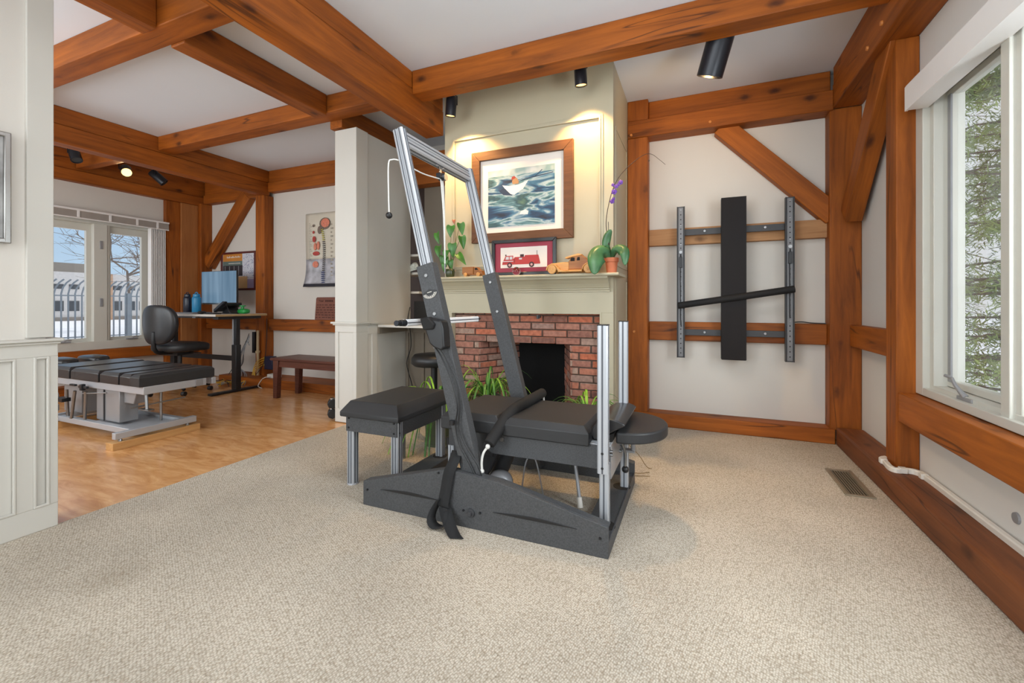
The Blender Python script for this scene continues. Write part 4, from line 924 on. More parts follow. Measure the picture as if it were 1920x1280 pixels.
t = thing('anthurium', 'heart-leaved anthurium in a glazed pot at the left end of the mantel', 'potted plant', (-1.90, 3.17, 1.272))
MB().lathe([(.030, 0), (.036, .01), (.040, .05), (.036, .07), (.032, .07), (.034, .05), (.0, .05)], (-1.90, 3.17, 1.272), 20).build('pot', mat('dark_glaze', (58, 66, 40), .25), t, smooth=True)
base = (-1.90, 3.17, 1.33)
hl = [((-1.985, 3.10, 1.64), (-.3, -1, .2), (-.3, 0, 1), .12, .085), ((-1.865, 3.13, 1.695), (.1, -1, .2), (.1, 0, 1), .115, .10), ((-1.79, 3.15, 1.715), (.6, -.8, .2), (-.2, 0, 1), .12, .085),
      ((-1.775, 3.14, 1.605), (.7, -.7, .2), (-.25, 0, 1), .13, .085), ((-1.84, 3.11, 1.545), (.1, -1, .1), (0, 0, 1), .14, .105), ((-1.965, 3.10, 1.53), (-.3, -1, .3), (-.1, 0, 1), .12, .11),
      ((-1.80, 3.12, 1.46), (.3, -.9, .6), (-.8, 0, 1), .15, .075), ((-1.885, 3.09, 1.49), (0, -1, .2), (.2, 0, 1), .10, .08), ((-1.90, 3.10, 1.435), (0, -1, .1), (.0, 0, 1), .10, .08), ((-1.94, 3.12, 1.45), (-.2, -1, .1), (.1, 0, 1), .11, .08),
      ((-1.87, 3.12, 1.41), (.2, -1, .1), (-.2, 0, 1), .09, .07), ((-1.92, 3.11, 1.38), (-.1, -1, .1), (.1, 0, 1), .08, .06)]
for c_, nn, uu, L_, w_ in hl:
    mb = MB(); heart(mb, c_, nn, uu, L_*.85, w_*.8); lf = mb.build('leaf', LEAF, t, solid=.0008, smooth=True, sub=1)
    q = Vector(c_); bb = Vector(base); MB().tube(smooth_path([base, tuple(bb.lerp(q, .5)+Vector((0, 0, .03))), tuple(q)], 5), .0022, 6).build('stalk', STEM, t)
mb = MB(); heart(mb, (-1.845, 3.14, 1.745), (.2, -1, .2), (0, 0, 1), .035, .03); mb.build('flower_bract', SPATHE, t, solid=.0008, smooth=True)
MB().tube(smooth_path([base, (-1.86, 3.15, 1.55), (-1.845, 3.145, 1.74)], 5), .0018, 6).build('stalk', STEM, t)

t = thing('orchid', 'orchid with arching bare stem and purple blooms in a terracotta pot on the mantel', 'potted orchid', (-.548, 3.165, 1.272))
MB().lathe([(.031, 0), (.035, .003), (.043, .078), (.049, .078), (.051, .108), (.046, .108), (.043, .095), (0, .095)], (-.562, 3.165, 1.272), 28).build('pot', TERRA, t, bevel=.0015)
MB().lathe([(0, 0), (.040, 0), (.0, .006)], (-.562, 3.165, 1.366), 20).build('soil', SOIL, t)
def oleaf(rows_c, w_):
    mb = MB(); pts = smooth_path(rows_c, 5); n_ = len(pts)
    rows = []
    for i, p in enumerate(pts):
        t_ = i/(n_-1); d = (pts[min(i+1, n_-1)]-pts[max(i-1, 0)]).normalized(); s_ = d.cross(Vector((.25, -1, .1))).normalized()
        h = w_*(math.sin(PI*(.05+.93*t_**1.25))**.85+.06)/2*(1 if t_ < .97 else .35); nr = d.cross(s_).normalized()
        rows.append([tuple(p-s_*h+nr*h*.3), tuple(p-s_*h*.5+nr*h*.08), tuple(p), tuple(p+s_*h*.5+nr*h*.08), tuple(p+s_*h+nr*h*.3)])
    mb.sheet(rows); mb.build('leaf', LEAFD, t, solid=.0022, smooth=True)
oleaf([(-.570, 3.15, 1.375), (-.595, 3.11, 1.415), (-.628, 3.07, 1.405), (-.648, 3.03, 1.35), (-.650, 3.0, 1.255)], .125)
oleaf([(-.555, 3.15, 1.375), (-.530, 3.11, 1.425), (-.490, 3.09, 1.430), (-.455, 3.07, 1.40), (-.452, 3.06, 1.315)], .075)
oleaf([(-.565, 3.17, 1.37), (-.60, 3.16, 1.45), (-.590, 3.15, 1.53), (-.560, 3.14, 1.58)], .055)
oleaf([(-.56, 3.17, 1.37), (-.59, 3.14, 1.44), (-.60, 3.12, 1.47)], .05)
pts = smooth_path([(-.57, 3.17, 1.37), (-.59, 3.16, 1.52), (-.598, 3.155, 1.66), (-.56, 3.15, 1.84), (-.505, 3.145, 1.95), (-.42, 3.14, 2.03), (-.335, 3.13, 2.077), (-.285, 3.13, 2.075), (-.235, 3.12, 2.03), (-.195, 3.12, 1.99)], 6)
MB().tube(pts, [.0032-.002*i/(len(pts)-1) for i in range(len(pts))], 6).build('flower_stem', DSTEM, t)
MB().tube([(-.578, 3.165, 1.37), (-.585, 3.16, 1.64)], .0022, 6).build('support_stake', DSTEM, t)
for (x, y, z, r) in ((-.55, 3.12, 1.775, .017), (-.54, 3.115, 1.79, .012), (-.535, 3.115, 1.84, .020), (-.52, 3.11, 1.875, .015), (-.545, 3.12, 1.89, .012), (-.49, 3.11, 1.90, .017), (-.505, 3.11, 1.885, .012)):
    mb = MB()
    for k in range(5):
        a = k*2*PI/5+x*40; cx, cz = x+r*.55*math.cos(a), z+r*.55*math.sin(a)
        mb.sup((cx, y, cz), (r*.5, r*.18, r*.5), 1, 1, 8, 6)
    mb.sup((x, y-r*.4, z-r*.2), (r*.3, r*.45, r*.35), 1, 1, 8, 6); mb.build('bloom', PURPLE, t, smooth=True)
MB().sup((-.302, 3.13, 2.035), (.005, .004, .008), 1, 1, 8, 6).build('bud', DSTEM, t, smooth=True)

# spider plants on the floor by the fireplace
def spider(name, label, x, y, ph, n_, R, H, mats, seed, pm=TERRA, fall=1.3, only=None):
    rnd = random.Random(seed); t = thing(name, label, 'potted plant', (x, y, 0))
    MB().lathe([(.07*ph/.2, 0), (.085, .01), (.10, ph-.03), (.108, ph-.03), (.110, ph), (.10, ph), (.098, ph-.02), (0, ph-.02)], (x, y, 0), 28).build('pot', pm, t, bevel=.002)
    MB().lathe([(0, 0), (.095, 0), (0, .01)], (x, y, ph-.022), 20).build('soil', SOIL, t)
    for k in range(n_):
        a = 2*PI*k/n_+rnd.uniform(-.3, .3); L_ = R*rnd.uniform(.55, 1.1); up = H*rnd.uniform(.6, 1.25)
        mb = MB(); blade(mb, (x+.03*math.cos(a), y+.03*math.sin(a), ph-.02), (math.cos(a), math.sin(a), 0), L_, rnd.uniform(.010, .018), up*2.2, up*2.2*rnd.uniform(.8, fall)); mb.build('leaf', rnd.choice(mats), t, solid=.0006, smooth=True)
    return t
spider('spider_plant', 'spider plant with yellow-green leaves on the floor behind the padded bench', -1.80, 2.82, .28, 60, .46, .30, [LEAFY, LEAFG, LEAFY], 3, mat('green_pot', (84, 92, 70), .5), 2.3)
spider('spider_plant', 'spider plant with deep green arching leaves left of the firebox opening', -1.46, 2.98, .36, 46, .36, .30, [LEAFG, LEAFY, LEAFG], 11, mat('grey_pot', (110, 108, 100), .6), 1.7)
spider('spider_plant', 'small spider plant in front of the right brick pier of the fireplace', -.68, 2.93, .33, 30, .28, .20, [LEAFG, LEAFY], 5, TERRA, 1.7)
t = thing('trailing_runner', 'dry brown spider plant runner trailing on the carpet by the fireplace corner', 'plant runner', (-.42, 3.0, 0))
for k, pts in enumerate(([(-.62, 2.95, .26), (-.50, 2.86, .12), (-.42, 2.80, .02), (-.34, 2.78, .01), (-.27, 2.82, .012)], [(-.6, 2.95, .25), (-.48, 2.75, .12), (-.42, 2.70, .02), (-.39, 2.66, .006)], [(-.55, 2.93, .24), (-.36, 2.86, .12), (-.29, 2.84, .04), (-.26, 2.86, .02)], [(-.42, 2.72, .008), (-.34, 2.74, .008), (-.26, 2.76, .01)])):
    MB().tube(smooth_path(pts, 6), .0022, 5).build('stem', DRYLEAF, t)
mb = MB(); blade(mb, (-.46, 2.80, .03), (.35, -1, 0), .16, .012, .0, .02); blade(mb, (-.44, 2.76, .02), (.1, -1, 0), .10, .01, .01, .02); mb.build('dry_leaf', DRYLEAF, t, solid=.0006)

# ------------------------------------------------------------------ spotlights
def spot(name, label, base, tip_dir, r, L_, lamp_e, ang, lit, beam_target=None, group=None, stem=.05, col=(1, .72, .36)):
    b0 = Vector(base); d = Vector(tip_dir).normalized(); t = thing(name, label, 'spotlight', tuple(base), group=group)
    piv = b0-Vector((0, 0, stem)); top = piv-d*L_*.35; bot = top+d*L_
    MB().cyl(b0, b0-Vector((0, 0, .012)), .034, .034, 20).build('canopy', SPOTB, t, bevel=.002)
    s_ = d.cross(Vector((0, 0, 1))); s_ = s_.normalized() if s_.length > .05 else Vector((1, 0, 0))
    mb = MB(); mb.tube([b0-Vector((0, 0, .01)), b0-Vector((0, 0, .02))+s_*(r+.008), piv+s_*(r+.008), piv+s_*(r-.002)], .005, 8); mb.build('yoke', SPOTB, t)
    u = s_; w_ = d.cross(u); n_ = 28
    vs = []; prof = [(r*.0, 0), (r*.92, 0), (r, L_*.04), (r, L_), (r*.90, L_), (r*.86, L_*.93)]
    for rr, h in prof:
        for j in range(n_):
            a = 2*PI*j/n_; vs.append(top+d*h+(u*math.cos(a)+w_*math.sin(a))*max(rr, .0005))
    fs = [(i*n_+j, i*n_+(j+1) % n_, (i+1)*n_+(j+1) % n_, (i+1)*n_+j) for i in range(len(prof)-1) for j in range(n_)]
    MB().add(vs, fs).build('can', SPOTB, t, bevel=.001)
    em = mat('lamp_face_'+('lit' if lit else 'off'), (255, 226, 176) if lit else (60, 60, 60), .4, emit=(255, 196, 112) if lit else None, estr=4.0 if lit else 0)
    MB().add([top+d*L_*.94+(u*math.cos(2*PI*j/n_)+w_*math.sin(2*PI*j/n_))*r*.87 for j in range(n_)], [tuple(range(n_))]).build('lamp_face', em, t)
    if lamp_e:
        ld = bpy.data.lights.new('bulb', 'SPOT'); ld.energy = lamp_e; ld.spot_size = math.radians(ang); ld.spot_blend = .7; ld.color = col; ld.shadow_soft_size = .03
        lo = bpy.data.objects.new('bulb', ld); COL.objects.link(lo); lo.parent = t
        lo.location = (bot+d*.01)-Vector(base)
        dd = (Vector(beam_target)-bot) if beam_target else d
        lo.rotation_euler = dd.to_track_quat('-Z', 'Y').to_euler()
    return t
spot('spotlight', 'small lit black spotlight over the right side of the sea picture', (-.765, 3.06, CZ), (.03, .16, -1), .044, .165, 84, 100, True, stem=.118, col=(1, .62, .24))
spot('spotlight', 'small lit black spotlight beside the end of the great beam', (-1.80, 3.02, CZ-.10), (-.14, .10, -1), .042, .15, 74, 100, True, (-1.70, 3.25, 2.0), stem=.09, col=(1, .62, .24))
spot('spotlight', 'large black spotlight hanging under the cross beam near the right wall', (.12, 3.02, CZ-.0), (-.28, .32, -.9), .078, .25, 11, 120, False, (-.20, 3.95, 2.50), stem=.185, col=(1, .60, .24))
spot('spotlight', 'lit bronze spotlight aimed at the camera above the left room window', (-6.28, 3.02, CZ), (.62, -.25, -.35), .055, .17, 16, 100, True, stem=.185)
spot('spotlight', 'dark spotlight right of the lit one above the left room window', (-6.25, 3.32, CZ), (.35, .45, -.55), .050, .18, 0, 60, False, stem=.175)
spot('spotlight', 'dark spotlight near the left edge of the beam above the left room window', (-6.20, 2.52, CZ), (.3, .0, -.5), .050, .13, 0, 60, False, stem=.165)
# ================================================================== LEFT ROOM
T = thing('treatment_table', 'black sectioned chiropractic table on a silver steel base in the left room', 'treatment table', (-4.5, 2.2, .045))
secs = [(-4.165, -3.895, .412, .508), (-4.455, -4.19, .412, .506), (-4.90, -4.48, .412, .508), (-5.30, -4.925, .412, .512)]
mb = MB(); cushion(mb, -4.015, -3.895, 1.955, 2.52, .415, .508, ins=.018, ch=.02); mb.build('cushion', VINYL, T, bevel=.014, seg=3)
for a, b_, z0, z1 in [(-4.175, -4.03, .412, .506), (-4.455, -4.195, .412, .506), (-4.90, -4.48, .412, .508), (-5.30, -4.925, .412, .512)]:
    mb = MB(); cushion(mb, a, b_, 1.965, 2.54, z0, z1, ins=.022, ch=.025); mb.build('cushion', VINYL2, T, bevel=.015, seg=3)
for s_ in (-1, 1):
    mb = MB(); mb.sup((-5.55, 2.28+s_*.12, .50), (.16, .085, .045), .6, .5, 20, 12); mb.build('headrest', VINYL2, T, smooth=True)
mb = MB(); mb.box(-5.35, -3.90, 1.985, 2.02, .355, .41).box(-5.35, -3.90, 2.50, 2.535, .355, .41).box(-3.93, -3.895, 1.985, 2.45, .355, .415); mb.build('frame', ALU, T, bevel=.003)
MB().box(-3.897, -3.888, 2.36, 2.42, .36, .412).build('frame_cap', GREYMET, T, bevel=.002)
mb = MB(); mb.box(-4.58, -4.25, 2.0, 2.13, .10, .37); mb.build('pedestal', GREYMET, T, bevel=.004)
mb = MB(); mb.box(-4.46, -4.452, 1.99, 2.0, .10, .37); mb.build('pedestal_seam', DARKPOWDER, T)
mb = MB(); mb.box(-5.22, -4.93, 2.05, 2.16, .10, .37); mb.build('pedestal', GREYMET, T, bevel=.004)
mb = MB(); mb.prism([(-4.25, .355), (-4.08, .355), (-4.12, .255), (-4.25, .255)], 'y', 2.03, 2.12); mb.build('motor_cover', GREYMET, T, bevel=.006)
mb = MB(); mb.box(-5.35, -3.93, 1.93, 1.975, .055, .10).box(-5.35, -3.93, 2.28, 2.325, .055, .10).box(-4.62, -4.05, 1.975, 2.28, .06, .08); mb.build('base_rail', ALU, T, bevel=.003)
for x in (-3.9, -5.05):
    fb = MB().box(x-.022, x+.022, 1.80, 2.36, .064, .112).build('foot_bar', ALU, T, bevel=.003)
    for y in (1.84, 2.30): MB().cyl((x, y, .047), (x, y, .066), .014, .010, 12).build('levelling_foot', STEEL, fb)
for p0, p1 in (((-4.64, 1.95, .10), (-4.58, 1.93, .34)), ((-4.80, 1.93, .10), (-4.72, 1.92, .335)), ((-4.93, 1.96, .10), (-4.90, 1.94, .33)), ((-3.93, 2.02, .355), (-3.90, 2.01, .24))):
    MB().cyl(p0, p1, .011, .011, 12).build('strut', STEEL, T)
MB().tube([(-4.0, 2.16, .11), (-4.0, 2.16, .36)], .010, 10).build('strut', STEEL, T)
MB().tube([(-3.95, 1.93, .262), (-3.93, 2.30, .275)], .006, 8).build('pedal_bar', STEEL, T)
MB().tube([(-4.62, 1.93, .32), (-4.32, 1.95, .345)], .005, 8).build('pedal_bar', STEEL, T)
MB().box(-3.97, -3.84, 1.985, 2.03, .235, .243).build('pedal', STEEL, T, bevel=.002)
mb = MB(); mb.box(-4.72, -4.60, 1.94, 1.96, .355, .375).box(-4.68, -4.65, 1.93, 1.96, .34, .39).box(-4.86, -4.78, 1.94, 1.96, .365, .38).box(-5.0, -4.88, 1.90, 1.96, .23, .26); mb.build('lever', BLACK, T, bevel=.003)
mb = MB(); mb.tube([(-5.05, 1.92, .35), (-4.95, 1.90, .28), (-4.98, 1.90, .18)], .012, 8).cyl((-5.0, 1.90, .15), (-5.0, 1.90, .20), .03, .03, 12); mb.build('linkage', GREYMET, T)
for x, lab in ((-3.9, 'pale timber beam on the floor under the near foot bar of the treatment table'), (-5.05, 'pale timber beam under the far foot bar, half hidden by the doorway wall')):
    o = MB().box(x-.045, x+.045, 1.775, 2.375, -.006, .047).build('timber_block', LUMBER, None, bevel=.002); tag(o, lab, 'timber')

# desk --------------------------------------------------------------------
T = thing('standing_desk', 'grey-topped standing desk on black telescopic legs by the left room window', 'desk', (-5.75, 3.6, 0))
mb = MB(); mb.box(-6.42, -5.085, 3.30, 3.95, .905, .930); mb.build('desktop', DESKTOP, T, bevel=.002)
MB().box(-5.086, -5.080, 3.30, 3.95, .905, .929).build('edge_band', DESKEDGE, T)
mb = MB(); mb.box(-6.30, -5.15, 3.50, 3.66, .875, .903).box(-5.19, -5.10, 3.34, 3.88, .87, .903); mb.build('frame', BLACK, T, bevel=.002)
for x in (-5.13, -6.33):
    lg = MB().box(x-.04, x+.04, 3.545, 3.61, .02, .56).build('leg', BLACK, T, bevel=.004)
    MB().box(x-.032, x+.032, 3.552, 3.603, .55, .88).build('inner_tube', GREYMET if False else BLACK, lg, bevel=.002)
    MB().box(x-.032, x-.008, 3.549, 3.553, .56, .88).build('label_strip', GREYMET, lg)
    MB().box(x-.035, x+.035, 3.26, 3.88, -.004, .022).build('foot', BLACK, T, bevel=.006)
MB().box(-6.30, -5.16, 3.58, 3.60, .36, .42).build('crossbar', BLACK, T, bevel=.003)
MB().box(-5.48, -5.42, 3.285, 3.33, .885, .90).build('height_switch', STEEL, T)
o = MB().box(-6.40, -6.12, 3.34, 3.66, .930, .942).build('notebook', PAPER, None, bevel=.002); tag(o, 'white paper pad at the left end of the desk', 'paper pad')
def bottle(x, y, m, label, r=.042, h=.22, two=False):
    t = thing('water_bottle', label, 'bottle', (x, y, .93))
    MB().lathe([(r*.95, 0), (r, .005), (r, h*.80), (r*.92, h*.87), (r*.78, h*.90)], (x, y, .931), 24).build('body', m, t, smooth=True)
    MB().lathe([(r*.78, h*.90), (r*.78, h*1.03), (r*.6, h*1.06)], (x, y, .931), 20).build('lid', m, t, bevel=.002)
    MB().tube(smooth_path([(x-r*.6, y, .931+h), (x-r*.4, y, .931+h*1.13), (x+r*.3, y, .931+h*1.13), (x+r*.6, y, .931+h)], 4), .006, 6).build('handle', m, t)
bottle(-6.27, 3.70, NAVYB, 'dark navy water bottle on the desk, left one of the pair', .048, .24)
bottle(-6.115, 3.72, BLUEB, 'bright blue water bottle on the desk beside the monitor', .052, .24)
T = thing('monitor', 'wide computer monitor with white lower edge showing a plain blue screen', 'monitor', (-5.6, 3.86, .93))
def scr():
    m, N, L, b = newmat('screen'); tc = N.new('ShaderNodeTexCoord'); mp = N.new('ShaderNodeMapping'); mp.inputs['Scale'].default_value = (9, 1, .6); L.new(tc.outputs['Object'], mp.inputs[0])
    a = N.new('ShaderNodeTexNoise'); a.inputs['Scale'].default_value = 1; L.new(mp.outputs[0], a.inputs['Vector'])
    c = ramp(N, L, a.outputs['Fac'], [(.3, lin((86, 122, 150))), (.7, lin((140, 172, 198)))])
    L.new(c, b.inputs['Emission Color']); b.inputs['Emission Strength'].default_value = .75; b.inputs['Base Color'].default_value = lin((20, 30, 40)); b.inputs['Roughness'].default_value = .3; return m
MB().box(-6.205, -5.505, 3.842, 3.868, 1.045, 1.49).build('housing', BLACK, T, bevel=.003)
MB().box(-6.200, -5.510, 3.838, 3.843, 1.066, 1.485).build('screen', scr(), T)
MB().box(-6.205, -5.505, 3.836, 3.843, 1.045, 1.066).build('chin', SILVER, T, bevel=.001)
mb = MB(); mb.box(-5.82, -5.74, 3.87, 3.89, .935, 1.25).box(-5.90, -5.66, 3.78, 3.94, .930, .938); mb.build('stand', SILVER, T, bevel=.002)
T = thing('desk_phone', 'black desk telephone tilted up on its stand right of the keyboard', 'telephone', (-5.35, 3.62, .93))
mb = MB(); mb.prism([(-5.44, .965), (-5.42, .955), (-5.26, 1.035), (-5.255, 1.06), (-5.27, 1.07)], 'y', 3.54, 3.74); mb.build('keypad', BLACK, T, bevel=.005)
mb = MB(); mb.prism([(-5.43, .945), (-5.25, 1.055), (-5.235, 1.08), (-5.27, 1.085), (-5.44, .985)], 'y', 3.50, 3.545); mb.build('handset', SPOTB, T, bevel=.008)
mb = MB(); mb.prism([(-5.42, .931), (-5.24, .931), (-5.30, 1.0), (-5.36, .97)], 'y', 3.58, 3.72); mb.build('stand', BLACK, T, bevel=.004)
MB().tube(smooth_path([(-5.27, 3.55, 1.04), (-5.23, 3.54, 1.00), (-5.20, 3.54, .95), (-5.18, 3.56, .937)], 5), .004, 6).build('curly_cord', BLACK, T)
T = thing('laptop', 'closed silver laptop lying at the middle of the desk', 'laptop', (-5.78, 3.48, .93))
MB().box(-5.94, -5.62, 3.37, 3.60, .931, .942).build('base', GREYMET, T, bevel=.003); MB().box(-5.94, -5.62, 3.37, 3.60, .9425, .949).build('lid', SILVER, T, bevel=.003)
o = MB().sup((-5.52, 3.42, .948), (.03, .05, .018), .8, .8, 14, 8).build('computer_mouse', BLACK, None, smooth=True); tag(o, 'black computer mouse beside the laptop', 'mouse')
o = MB().box(-5.46, -5.28, 3.40, 3.50, .931, .945).build('keyboard', BLACK, None, bevel=.003); tag(o, 'small black keyboard in front of the telephone', 'keyboard')
T = thing('tape_dispenser', 'bright green plastic dispenser at the right end of the desk', 'dispenser', (-5.17, 3.70, .93))
mb = MB(); mb.sup((-5.17, 3.70, .962), (.075, .05, .032), .7, .6, 20, 10); mb.build('body', GREENP, T, smooth=True)
mb = MB(); mb.cyl((-5.19, 3.70, .98), (-5.19, 3.70, 1.02), .018, .018, 14).cyl((-5.19, 3.70, 1.02), (-5.19, 3.70, 1.035), .036, .036, 16); mb.build('knob', GREENP, T, bevel=.002)
# chair --------------------------------------------------------------------
T = thing('task_chair', 'black upholstered task chair turned towards the desk in the left room', 'office chair', (-5.67, 3.26, 0), math.radians(14))
def bk(p): return Vector((p.x*(1-.25*max(0, -p.z)/.22*.6), p.y+.9*p.x*p.x-.25*p.z*p.z, p.z))
mb = MB(); mb.sup((0, -.285, .815), (.225, .045, .225), .7, .62, 28, 18, deform=bk); mb.build('backrest', VINYL2, T, smooth=True, local=True)
mb = MB(); mb.sup((0, .02, .545), (.235, .25, .058), .5, .55, 28, 12, deform=lambda p: Vector((p.x, p.y, p.z-.12*max(0, p.y-.1)))); mb.build('seat', VINYL, T, smooth=True, local=True)
mb = MB(); mb.tube(smooth_path([(0, .0, .49), (0, -.20, .49), (0, -.30, .52), (0, -.325, .62), (0, -.32, .74)], 5), .022, 10); mb.build('back_stem', BLACK, T, local=True, smooth=True)
mb = MB(); mb.box(-.09, .09, -.12, .10, .45, .50).cyl((.09, .05, .475), (.24, .05, .47), .008, .008, 8); mb.build('mechanism', BLACK, T, bevel=.004, local=True)
mb = MB(); mb.cyl((0, 0, .10), (0, 0, .46), .026, .022, 16); mb.build('gas_column', BLACK, T, local=True)
for k in range(5):
    a = PI/2+.3+k*2*PI/5; c_, s_ = math.cos(a), math.sin(a)
    lg = MB().tube([(.02*c_, .02*s_, .115), (.16*c_, .16*s_, .10), (.30*c_, .30*s_, .075)], [.028, .022, .018], 10).build('leg', BLACK, T, local=True, smooth=True)
    MB().lathe([(.018, -.022), (.026, -.02), (.026, .02), (.018, .022)], (.30*c_, .30*s_, .027), 16, 'x').build('caster', BLACK, lg, local=True, bevel=.002)
# bench under the poster ---------------------------------------------------
T = thing('wooden_bench', 'dark walnut bench with flared legs under the spine poster', 'bench', (-3.75, 3.66, 0))
MB().box(-4.42, -3.0, 3.47, 3.86, .418, .446).build('seat', BENCHWOOD, T, bevel=.005)
mb = MB(); mb.box(-4.36, -3.06, 3.50, 3.52, .345, .418).box(-4.36, -3.06, 3.81, 3.83, .345, .418).box(-4.36, -4.34, 3.52, 3.81, .345, .418); mb.build('apron', BENCHWOOD, T, bevel=.002)
for x, sx in ((-4.35, 1), (-3.07, -1)):
    for y in (3.51, 3.80):
        mb = MB(); mb.prism([(x-.03*sx*-1-.005, -.005)][:0]+[(x-.034, -.005), (x+.020, -.005), (x+.042, .42), (x-.036, .42)] if sx > 0 else [(x+.034, -.005), (x-.020, -.005), (x-.042, .42), (x+.036, .42)], 'y', y-.028, y+.028); mb.build('leg', BENCHWOOD, T, bevel=.003)
# plaque, posters ----------------------------------------------------------
T = thing('engraved_plaque', 'brown wooden plaque of engraved lines standing on the wall rail over the bench', 'plaque', (-4.26, 4.13, .85))
mb = MB(); mb.prism([(-4.435, .852), (-4.07, .852), (-4.07, 1.135), (-4.395, 1.135), (-4.41, 1.12)], 'y', 4.11, 4.125); mb.build('board', PLAQUE, T, bevel=.003)
INK = mat('burnt_ink', (70, 34, 24), .8)
text('Your', .040, (-4.365, 4.109, 1.078), (PI/2, 0, 0), INK, 'lettering', T)
mb = MB()
for x in (-4.255, -4.228, -4.202, -4.176, -4.150): mb.box(x, x+.018, 4.1085, 4.110, 1.078, 1.10)
mb.build('engraved_word', INK, T)
rnd = random.Random(4)
for r in range(6):
    z = 1.035-.031*r; x = -4.395-r*.005; mb = MB()
    while x < -4.10:
        w_ = rnd.uniform(.02, .05); mb.box(x, x+w_, 4.1085, 4.110, z, z+.008); x += w_+rnd.uniform(.012, .03)
    mb.build('engraved_line', INK, T)
T = thing('spine_poster', 'curling anatomical poster of the brain and spine on the back wall of the left room', 'poster', (-4.42, 4.2, 1.73))
PB = mat('poster_beige', (214, 207, 190), .25, var=.08, nscale=3); PG = mat('poster_grey_glare', (178, 178, 184), .3, var=.35, nscale=9); PK = mat('poster_black', (36, 38, 48), .4)  # the lower sheet's pale mottle is glare painted into the grey
x0, x1 = -4.70, -4.05
rows = []
for i in range(25):
    t_ = i/24; z = 2.222-.95*t_; curl = .0+.045*max(0, (t_-.72)/.28)**2
    rows.append([(x0+(x1-x0)*j/8, 4.214-curl*(1-.3*j/8)-.004*math.sin(j*.9+i*.3), z) for j in range(9)])
sh = MB().sheet(rows[:16]).build('sheet', PB, T, solid=.0008, smooth=True); MB().sheet(rows[15:24]).build('lower_sheet', PG, T, solid=.0008, smooth=True); MB().sheet(rows[23:]).build('bottom_band', PK, T, solid=.0008)
def sx(p): return -4.70+(p-68)/458*.513      # from the poster's own width
ORG = mat('organ_red', (176, 60, 52), .5, var=.3, nscale=40); ORP = mat('organ_pink', (216, 130, 104), .5, var=.25, nscale=50); BON = mat('bone', (120, 104, 92), .6, var=.4, nscale=60); VB = mat('vertebra_blue', (52, 60, 104), .6); VY = mat('nerve_yellow', (168, 160, 60), .6)
def dk(mb, x, z, rx, rz, y=4.205): return mb.sup((x, y, z), (rx, .002, rz), 1, 1, 16, 8)
mb = MB(); dk(mb, -4.365, 2.078, .092, .075, 4.206); mb.sup((-4.455, 4.206, 2.0), (.035, .002, .05), 1, 1, 14, 8); mb.build('printed_skull', BON, T, smooth=True)
mb = MB(); dk(mb, -4.355, 2.085, .074, .058, 4.2035); mb.build('printed_brain', ORP, T, smooth=True)
def spx(t_): return -4.405+.045*t_+.018*math.sin(t_*5.2)
for nm, a, b_, m, w_ in (('printed_neck_vertebra', 0, 6, VY, .022), ('printed_vertebra', 6, 21, mat('vertebra_dark', (72, 66, 64), .6), .026), ('printed_vertebra', 21, 28, VB, .034)):
    mb = MB()
    for k in range(a, b_):
        t_ = k/27; z = 2.0-.70*t_; x = spx(t_); mb.prism([(x-w_, z+.004), (x+w_*.6, z+.009), (x+w_, z-.003), (x-w_*.5, z-.009)], 'y', 4.199 if t_ < .75 else 4.190, 4.203 if t_ < .75 else 4.196)
    mb.build(nm, m, T)
for nm, x, z, rx, rz, m in (('printed_heart', -4.545, 1.885, .028, .04, ORG), ('printed_lung', -4.53, 1.79, .022, .05, ORP), ('printed_lung', -4.475, 1.80, .026, .055, ORP), ('printed_liver', -4.51, 1.70, .058, .028, ORG), ('printed_bowel', -4.52, 1.56, .052, .042, ORP), ('printed_gland', -4.555, 1.975, .018, .018, ORG), ('printed_eye', -4.555, 2.06, .018, .018, BON)):
    mb = MB(); dk(mb, x, z, rx, rz, 4.202); mb.build(nm, m, T, smooth=True)
mb = MB()
for k in range(24):
    z = 2.09-k*.021; mb.box(-4.64, -4.64+.022+.016*((k*7) % 3), 4.2085, 4.2095, z, z+.006)
for k in range(14):
    z = 2.05-k*.05; mb.box(-4.27, -4.25+.02*((k*5) % 2), 4.2085, 4.2095, z, z+.02)
mb.build('printed_captions', mat('caption_grey', (164, 156, 140), .6), T)
T = thing('framed_notice', 'maroon-framed orange and grey notice behind the monitor', 'framed poster', (-5.98, 4.21, 1.5))
picture_frame(T, -6.345, -5.625, 1.245, 1.79, .028, 4.19, 4.215, mat('maroon_frame', (92, 38, 36), .35))
yq = (4.205, 4.209)
for nm, xx0, xx1, zz0, zz1, col in (('backing', -6.33, -5.64, 1.26, 1.775, (214, 214, 222)), ('orange_panel', -6.31, -5.905, 1.66, 1.765, (204, 134, 58)), ('green_panel', -6.31, -5.905, 1.60, 1.66, (100, 118, 112)), ('photo_panel', -6.31, -5.90, 1.45, 1.60, (48, 44, 50)), ('text_panel', -6.31, -5.80, 1.27, 1.44, (226, 190, 136)), ('lilac_panel', -5.80, -5.65, 1.27, 1.40, (176, 164, 200))):
    d_ = {'backing': 0, 'lilac_panel': .001}.get(nm, .002); B(xx0, xx1, yq[0]-d_, yq[1]-d_, zz0, zz1).build(nm, mat('notice_'+nm, col, .5), T)
LILAC = mat('blossom', (122, 128, 166), .7)
mb = MB(); rnd = random.Random(2)
for k in range(150):
    x, z = rnd.uniform(-5.89, -5.65), rnd.uniform(1.41, 1.75); s_ = rnd.uniform(.003, .008); mb.box(x, x+s_, 4.2025, 4.2045, z, z+s_)
mb.build('printed_tree', LILAC, T)
mb = MB()
